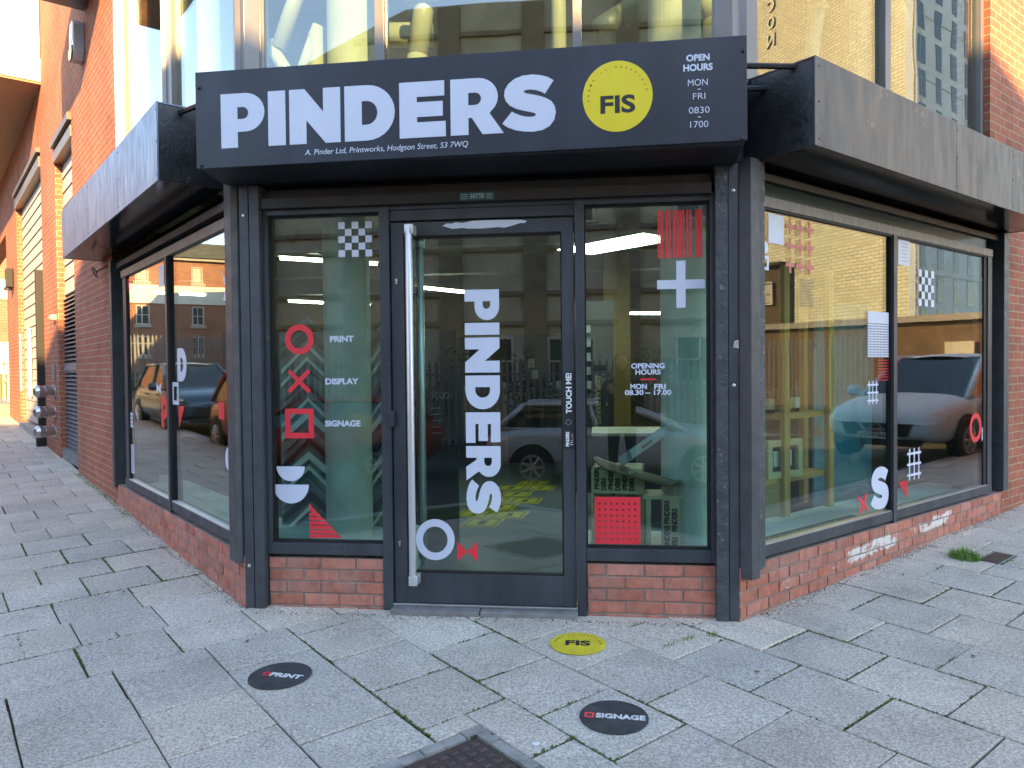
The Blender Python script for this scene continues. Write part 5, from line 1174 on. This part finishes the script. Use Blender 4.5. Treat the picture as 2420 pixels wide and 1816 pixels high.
# tall pale building seen in the right windows
M['palebrick'] = brick_mat('pale_yellow_brick', (.60, .58, .42), (.49, .47, .34), (.30, .28, .20), bw=.5, rh=.17, mz=.022, off=0, soot=.08)
yb = thing('tall_pale_building', 'tall pale brick building with rows of narrow windows, seen in the right glass', 'building', R.P(36, .5, 16))
fy = Fr(R.P(31, 0, 12.3), (.893, -.45, 0), (-.45, -.893, 0))    # end wall faces back down the street
mb = MB(); mb.box(fy, 0, 10.7, -.5, 27, -.4, 0); build('end_wall', mb, M['palebrick'], yb); mb = MB(); mb.box(R, 36, 44, -.5, 26.8, 12.4, 18); build('core_wall', mb, M['palebrick'], yb)
M['whitewall'] = mat('white_render', (.60, .63, .62), .7, var=.06, vs=2)
fy2 = Fr(R.P(31, 0, 12.2), -R.a, -R.n)
mb = MB(); mb.box(fy2, -40, -.02, -.5, 27, -.4, .0); build('long_wall', mb, M['whitewall'], yb)
mb = MB()
for i in range(9): mb.box(fy2, -40, -.0, 2.9*i+2.6, 2.9*i+2.63, .0, .02)
build('floor_line', mb, M['stone'], yb)
for i in range(8):
    for j in range(12): a = MB(); a.box(fy2, -.85-1.75*i, -.2-1.75*i, 2.75+1.52*j, 3.95+1.52*j, -.02, .02); build('window', a, M['darkpane'], yb)
mb = MB()
for i, ch in enumerate('CON'): txt(mb, fy, ch, 9.02, 9.62, 21.2-.97*i, .66, .02, bold=.03, th=.12)
build('wall_lettering', mb, mat('blue_grey_letters', (.10, .13, .15), .5), yb)
ga = thing('brick_garage', 'low brown brick garage with a pale roller door, seen in the right glass', 'garage', R.P(20, .5, 9))
fg_ = Fr(R.P(20.5, 0, 3), R.n, -R.a); mb = MB(); mb.box(fg_, 0, 13, -.3, 2.75, -5, 0); build('wall', mb, brick_mat('brown_garage_brick', (.17, .105, .055), (.13, .08, .045), (.2, .15, .1)), ga); mb = MB(); mb.box(fg_, -.1, 13.1, 2.75, 2.95, -5.1, .12); build('roof_edge', mb, M['stone'], ga)
mb = MB(); mb.box(fg_, 3.1, 3.95, .2, 2.12, 0, .05); build('door', mb, mat('pale_roller_door', (.6, .55, .4), .5, var=.1, stretch=(12, 12, .2)), ga)
db = thing('dark_brick_house', 'dark brick house with a white framed window, seen at the left of the right glass', 'building', R.P(22, .5, 17)); fd_ = Fr(R.P(21.5, 0, 13.07), R.n, -R.a)
mb = MB(); mb.box(fd_, 0, 5, 0, 5.2, -1.0, 0); build('wall', mb, mat('dark_house_brick', (.12, .08, .05), .85, var=.2), db); windows(fd_, [.3, 2.0], [3.75], .85, .85, db, M['paleframe'], M['blind']); mb = MB(); mb.box(fd_, -.1, 5.1, 5.2, 5.32, -1.1, .15); build('roof', mb, M['dark'], db)
# palisade fence opposite
def palisade(fr, x0, x1, zb, label):
    t = thing('palisade_fence', label, 'fence', fr.P((x0+x1)/2, zb, 0)); mb = MB(); n = int((x1-x0)/.15)
    for i in range(n):
        x = x0+.15*i; mb.prism(fr, [(x, zb+.1), (x+.07, zb+.1), (x+.07, zb+1.95), (x+.035, zb+2.08), (x, zb+1.95)], 0, .012)
    build('pales', mb, M['louvre'], t); 
    for z in (.4, 1.7): mb = MB(); mb.box(fr, x0, x1, zb+z, zb+z+.05, -.03, 0); build('rail', mb, M['louvre'], t)
    for x in fr_range(x0, x1, 6): mb = MB(); mb.box(fr, x, x+.08, zb, zb+2, -.08, -.03); build('post', mb, M['louvre'], t)
palisade(Fr((0, -12.3, 0), (-1, 0, 0), (0, 1, 0)), -9, 9, -.4, 'grey palisade fence across the street reflected in the door glass')
palisade(Fr(R.P(16.5, 0, 15), -R.n, -R.a), 0, 8, .2, 'grey palisade fence before the garage reflected in right glass')
palisade(Fr(L.P(-26, 0, 12), L.n, -L.a*-1), -8, 4, .8, 'grey palisade fence before the terrace reflected in left glass')
# shrubs behind the fence
M['leaf'] = mat('dark_shrub_leaves', (.045, .075, .02), .6, var=.5, vs=3)
def shrub(x, y, z, rx, ry, rz, n, label, sd):
    rg = random.Random(sd); t = thing('shrub', label, 'shrub', (x, y, z), 0, 'shrubs behind the palisade fence'); mb = MB()
    cl = [(rg.gauss(0, .45)*rx, rg.gauss(0, .45)*ry, rg.uniform(.25, .95)*rz, rg.uniform(.25, .45)) for _ in range(14)]
    for _ in range(n):
        c = rg.choice(cl); p = Vector((c[0]+rg.gauss(0, c[3]*.5), c[1]+rg.gauss(0, c[3]*.5), max(.02, c[2]+rg.gauss(0, c[3]*.5)))); s_ = rg.uniform(.03, .07)
        a = Vector((rg.gauss(0, 1), rg.gauss(0, 1), rg.gauss(0, .6))).normalized(); b = a.orthogonal().normalized()
        mb.face([p-a*s_, p-b*s_*.45, p+a*s_, p+b*s_*.45])
    build('foliage', mb, M['leaf'], t, local=True, recalc=False); mb = MB()
    for i in range(5): mb.tube((0, 0, 0), (rg.gauss(0, .3)*rx, rg.gauss(0, .3)*ry, rz*.7), .025, .008, n=6)
    build('stem', mb, M['wood'], t, local=True)
for i, (x, lb) in enumerate(((-3.4, 'leafy dark shrub behind the fence opposite, nearest the workshop'), (-1.2, 'leafy dark shrub behind the fence opposite the door'), (1.2, 'leafy dark shrub behind fence opposite the right front window'), (4.0, 'leafy dark shrub behind the fence by the stone pilaster'))): shrub(x, -13.4, -.4, 1.3, .5, 2.1, 1500, lb, 30+i)
# ------------------------------------------------------------------ parked cars (all seen in the glass)
M['carglass'] = mat('dark_car_glass', (.02, .028, .03), .04, spec=.8)
M['tyre'] = mat('black_tyre', (.02, .02, .022), .8)
M['rim'] = mat('silver_rim', (.5, .5, .52), .3, metal=.7)
M['lampg'] = mat('clear_headlight', (.8, .84, .86), .08, spec=.8)
M['taill'] = mat('red_tail_light', (.4, .01, .01), .15)
def paint(name, c): return mat(name, c, .22, metal=.25, spec=.6)
def car(label, pm, loc, rotz, ln=4.3, wd=1.78, ht=1.55, plate=None, van=0, gr='dark', group='parked cars'):
    """x forward, built about its middle on the ground"""
    t = thing('parked_car', label, 'car', loc, rotz, group); h = wd/2; f = ln/2
    st = [(-f, .80, .42, .72), (-f+.06, .92, .30, .90), (-f+.45, .985, .24, .96), (-f+1.0, 1, .22, .96), (-.3, 1, .20, .94), (.6, 1, .20, .93), (f-1.25, 1, .22, .92), (f-.75, .985, .24, .88), (f-.25, .93, .26, .78), (f-.04, .84, .30, .68), (f, .72, .40, .58)]
    mb = MB(); rings = []
    for x, k, zb, zs in st:
        w = h*k; rings.append([(x, -w*.8, zb), (x, -w*.97, zb+.1), (x, -w, zb+.28), (x, -w*.98, zs-.12), (x, -w*.9, zs), (x, -w*.45, zs+.035), (x, 0, zs+.045), (x, w*.45, zs+.035), (x, w*.9, zs), (x, w*.98, zs-.12), (x, w, zb+.28), (x, w*.97, zb+.1), (x, w*.8, zb)])
    n = len(rings[0]); vs_ = [p for r_ in rings for p in r_]; fs_ = []
    for i in range(len(rings)-1):
        for j in range(n): fs_.append((i*n+j, i*n+(j+1) % n, (i+1)*n+(j+1) % n, (i+1)*n+j))
    fs_ += [tuple(range(n)), tuple((len(rings)-1)*n+j for j in range(n))]
    mb.mesh(vs_, fs_); body = build('body', mb, pm, t, smooth=True, sub=1, local=True)
    b0, b1 = -f+.22, f-1.15; r0, r1 = -f+.62, f-2.15
    base = [(b0, -h*.86, .93), (b1, -h*.86, .90), (b1, h*.86, .90), (b0, h*.86, .93)]; roof = [(r0, -h*.70, ht-.06), (r1, -h*.70, ht-.05), (r1, h*.70, ht-.05), (r0, h*.70, ht-.06)]
    mb = MB(); mb.mesh(base+roof, [(0, 1, 5, 4), (1, 2, 6, 5), (2, 3, 7, 6), (3, 0, 4, 7)]); build('window_glass', mb, M['carglass'], t, local=True)
    mb = MB()
    for i in range(4): mb.tube(base[i], roof[i], .045, n=8)
    for sg in (-1, 1):
        mb.tube((-.35, sg*h*.865, .92), (-.45, sg*h*.705, ht-.06), .035, n=8); mb.tube(roof[0 if sg < 0 else 3], roof[1 if sg < 0 else 2], .04, n=8); mb.tube(base[0 if sg < 0 else 3], base[1 if sg < 0 else 2], .02, n=8)
    build('pillar', mb, pm, t, local=True, smooth=True)
    mb = MB(); rr_ = []
    for x, k, z in ((r0-.06, .62, ht-.10), (r0+.15, .72, ht-.035), ((r0+r1)/2, .74, ht), (r1-.2, .72, ht-.02), (r1+.05, .64, ht-.06)): rr_.append([(x, -h*k, z-.03), (x, -h*k*.5, z+.015), (x, 0, z+.025), (x, h*k*.5, z+.015), (x, h*k, z-.03)])
    mb.mesh([p for r_ in rr_ for p in r_], [(i*5+j, i*5+j+1, i*5+j+6, i*5+j+5) for i in range(4) for j in range(4)]); build('roof', mb, pm, t, local=True, smooth=True, sub=1)
    for x in (-f+.78, f-.86):
        for sg in (-1, 1):
            w_ = MB(); w_.lathe((x, sg*(h-.2), .32), (0, sg, 0), [(0, .30), (.02, .32), (.18, .32), (.21, .29)], 24); w = build('wheel', w_, M['tyre'], t, local=True)
            w_ = MB(); w_.lathe((x, sg*(h+.0), .32), (0, sg, 0), [(0, .21), (.012, .205), (.012, .17), (.0, .16)], 20)
            for q in range(7): a = 2*pi*q/7; w_.tube((x, sg*(h+.008), .32), (x+.19*cos(a), sg*(h+.008), .32+.19*sin(a)), .022, n=6)
            build('rim', w_, M['rim'], w, local=True)
            w_ = MB(); w_.prism(Fr((x, sg*(h-.012), .32), (1, 0, 0), (0, sg, 0)), ell(0, 0, .37, .37, n=28), -.05, .008); build('wheel_arch', w_, M['dark'], t, local=True)
    ff_ = Fr((f, 0, 0), (0, 1, 0), (1, 0, 0))
    mb = MB(); mb.prism(ff_, [(-.52, .56), (.52, .56), (.44, .38), (-.44, .38)], -.09, -.002); mb.prism(ff_, [(-.62, .33), (.62, .33), (.56, .24), (-.56, .24)], -.12, -.03); g_ = build('grille', mb, M['dark'], t, local=True)
    if gr == 'badge':
        mb = MB(); shp(mb, ff_, [ell(0, .47, .085, .085), ell(0, .47, .066, .066)], .01, th=.02); mb.box(ff_, -.12, .12, .452, .488, .002, .024)
        for sg in (-1, 1): mb.tube(ff_.P(sg*.26, .56, .005), ff_.P(sg*.12, .39, .005), .018, n=6)
        build('badge', mb, M['rim'], g_, local=True)
    for sg in (-1, 1):
        mb = MB(); q = [(f-.02-.10*k_, sg*(h*(.52+.1*k_)), .60+.05*k_) for k_ in range(4)]
        mb.mesh([(f-.03, sg*h*.50, .53), (f-.03, sg*h*.52, .63), (f-.18, sg*h*.80, .72), (f-.45, sg*h*.915, .78), (f-.38, sg*h*.945, .68), (f-.14, sg*h*.84, .57), (f-.25, sg*h*.6, .60)], [(0, 1, 2, 3, 4, 5), (0, 6, 1), (1, 6, 2), (2, 6, 3), (3, 6, 4), (4, 6, 5), (5, 6, 0)]); build('headlight', mb, M['lampg'], t, local=True)
        mb = MB(); mb.box(Fr((-f+.03, 0, 0), (0, 1, 0), (-1, 0, 0)), sg*h*.62-.14, sg*h*.62+.14, .66, .86, -.10, .03); build('tail_light', mb, M['taill'], t, local=True, bevel=.02)
        mb = MB(); mb.lathe((f-1.35, sg*(h+.0), .98), (0, sg, 0), [(0, .05), (.05, .09), (.16, .09), (.2, .05)], 10); build('mirror', mb, pm, t, local=True, smooth=True)
        mb = MB(); mb.box(Fr((0, 0, 0), (1, 0, 0), (0, sg, 0)), -.62, -.42, .80, .83, h*.97, h+.02); mb.box(Fr((0, 0, 0), (1, 0, 0), (0, sg, 0)), .35, .53, .79, .82, h*.97, h+.02); build('handle', mb, pm, t, local=True)
    if plate:
        mb = MB(); mb.box(ff_, -.26, .26, .36-.02, .45-.02, .0, .012); p_ = build('number_plate', mb, M['display'], t, local=True); mb = MB(); txt(mb, ff_, plate, -.235, .235, .355, .06, .013, bold=.02); build('plate_lettering', mb, M['black'], p_, local=True)
    return t
def heading(d): return atan2(d.y, d.x)
P_ = R.P(9.25, 0, 2.55); car('silver grey crossover car by the kerb, seen in the right glass', mat('silver_paint', (.60, .75, .80), .5, spec=.3), (P_.x, P_.y, gz(P_.y)-.12), heading(-R.a), 4.35, 1.8, 1.56, 'NJ60 PKN', gr='badge')
P_ = L.P(-13.2, 0, 3.2); car('dark blue hatchback parked at the kerb, seen in the left glass', paint('dark_blue_paint', (.05, .09, .13)), (P_.x, P_.y, gz(P_.y)-.12), heading(L.a), 4.1, 1.75, 1.5)
P_ = L.P(-7.7, 0, 3.3); car('dark red hatchback parked nearest to the corner, seen in the left glass', paint('dark_red_paint', (.30, .025, .015)), (P_.x, P_.y, gz(P_.y)-.12), heading(L.a), 4.0, 1.72, 1.5)
car('silver coupe across the street reflected in the door glass', paint('pale_silver_paint', (.6, .62, .65)), (1.0, -8.0, gz(-8)-.16), radians(0), 4.3, 1.76, 1.36)
car('red saloon across the street reflected left of the lettering in the door', paint('bright_red_paint', (.3, .012, .02)), (-4.3, -8.2, gz(-8)-.16), radians(180), 4.3, 1.76, 1.42)
car('blue grey car across the street reflected in the left front window', paint('blue_grey_paint', (.16, .22, .28)), (-9.2, -8.1, gz(-8)-.16), radians(0), 4.3, 1.76, 1.45)
# ------------------------------------------------------------------ the photographer, seen only in the glass
def skin_person():
    t = thing('person', 'person in dark jacket holding up a phone, faintly reflected in the right front window', 'person', (.98, -4.95, gz(-4.95)))
    V = [(0, 0, .95, .15), (0, .0, 1.18, .15), (0, .0, 1.40, .16), (0, .01, 1.52, .065), (0, .03, 1.60, .085), (0, .035, 1.70, .105), (0, .02, 1.79, .07)]
    E_ = [(0, 1), (1, 2), (2, 3), (3, 4), (4, 5), (5, 6)]
    def add(par, *pts):
        for p in pts: V.append(p); E_.append((par, len(V)-1)); par = len(V)-1
    for sg in (-1, 1):
        add(0, (sg*.10, .0, .88, .095), (sg*.115, .01, .50, .06), (sg*.12, -.02, .10, .043), (sg*.125, .14, .04, .04))
        add(2, (sg*.19, .0, 1.40, .07), (sg*.25, .10, 1.16, .05), (sg*.06-.24*0-.2, .40, 1.30, .036), (sg*.05-.23, .47, 1.36, .03))
    me = bpy.data.meshes.new('person_body'); me.from_pydata([v[:3] for v in V], E_, []); o = bpy.data.objects.new('body', me); COL.objects.link(o); o.parent = t
    m = o.modifiers.new('skin', 'SKIN'); m.use_smooth_shade = True; m2 = o.modifiers.new('sub', 'SUBSURF'); m2.levels = m2.render_levels = 2
    for i, v in enumerate(V): me.skin_vertices[0].data[i].radius = (v[3], v[3]*(.72 if i < 3 else 1))
    me.skin_vertices[0].data[0].use_root = True; me.materials.append(mat('dark_clothing', (.022, .022, .028), .8))
    skin = mat('skin', (.45, .25, .18), .55); hair = mat('dark_hair', (.03, .02, .015), .7)
    mb = MB(); bm = bmesh.new(); bmesh.ops.create_uvsphere(bm, u_segments=24, v_segments=16, radius=1)
    def sph(c, r, mm, name, par, fn=None):
        b = MB(); vs_ = []
        for v in bm.verts:
            q = Vector((v.co.x*r[0], v.co.y*r[1], v.co.z*r[2]))
            vs_.append(tuple(Vector(c)+(fn(q) if fn else q)))
        b.mesh(vs_, [tuple(v.index for v in f.verts) for f in bm.faces]); return build(name, b, mm, par, smooth=True, local=True)
    bm.verts.ensure_lookup_table(); bm.verts.index_update()
    hd = sph((0, .05, 1.70), (.078, .098, .118), skin, 'head', t, lambda q: Vector((q.x*(1-.25*max(0, -q.z/.118)), q.y, q.z)))
    sph((0, .15, 1.69), (.013, .022, .028), skin, 'nose', hd)
    for sg in (-1, 1): sph((sg*.03, .138, 1.715), (.012, .008, .007), M['white'], 'eye', hd); sph((sg*.03, .145, 1.715), (.005, .004, .005), M['black'], 'pupil', hd); sph((sg*.08, .045, 1.70), (.012, .022, .033), skin, 'ear', hd)
    sph((0, .14, 1.645), (.024, .008, .006), M['redpale'], 'mouth', hd)
    sph((0, .03, 1.735), (.087, .105, .10), hair, 'hair', t, lambda q: Vector((q.x, q.y if q.y < .05 else .05+(q.y-.05)*.3, max(q.z, -.03 if q.y < 0 else .0))))
    for sg, hx in ((-1, -.28), (1, -.18)):
        b = MB(); b.lathe((hx+(-.03 if sg < 0 else .03), .485, 1.36), (-sg*.2, .3, .6), [(-.045, .022), (-.02, .034), (.03, .036), (.05, .03)], 14); hnd = build('hand', b, skin, t, smooth=True, local=True)
        for q in range(4):
            c = MB(); z = 1.375+.018*q; x0 = hx+(-.045 if sg < 0 else .045); c.path([(x0, .50, z), (x0+sg*.004, .535, z+.004), (x0-sg*.03, .548, z+.004)], .0085, n=8); build('finger', c, skin, hnd, smooth=True, local=True)
        c = MB(); c.path([(hx+(-.04 if sg < 0 else .04), .49, 1.385), (hx+(-.02 if sg < 0 else .02), .485, 1.41), (hx, .49, 1.43)], .0095, n=8); build('thumb', c, skin, hnd, smooth=True, local=True)
    bm.free()
    ph = thing('phone', 'dark phone held in both hands by the reflected photographer', 'phone', (.70, -4.44, 1.40)); b = MB(); b.box(I3, -.08, .08, -.0, .075, -.004, .004); build('case', b, M['black'], ph, local=True, bevel=.003)
skin_person()
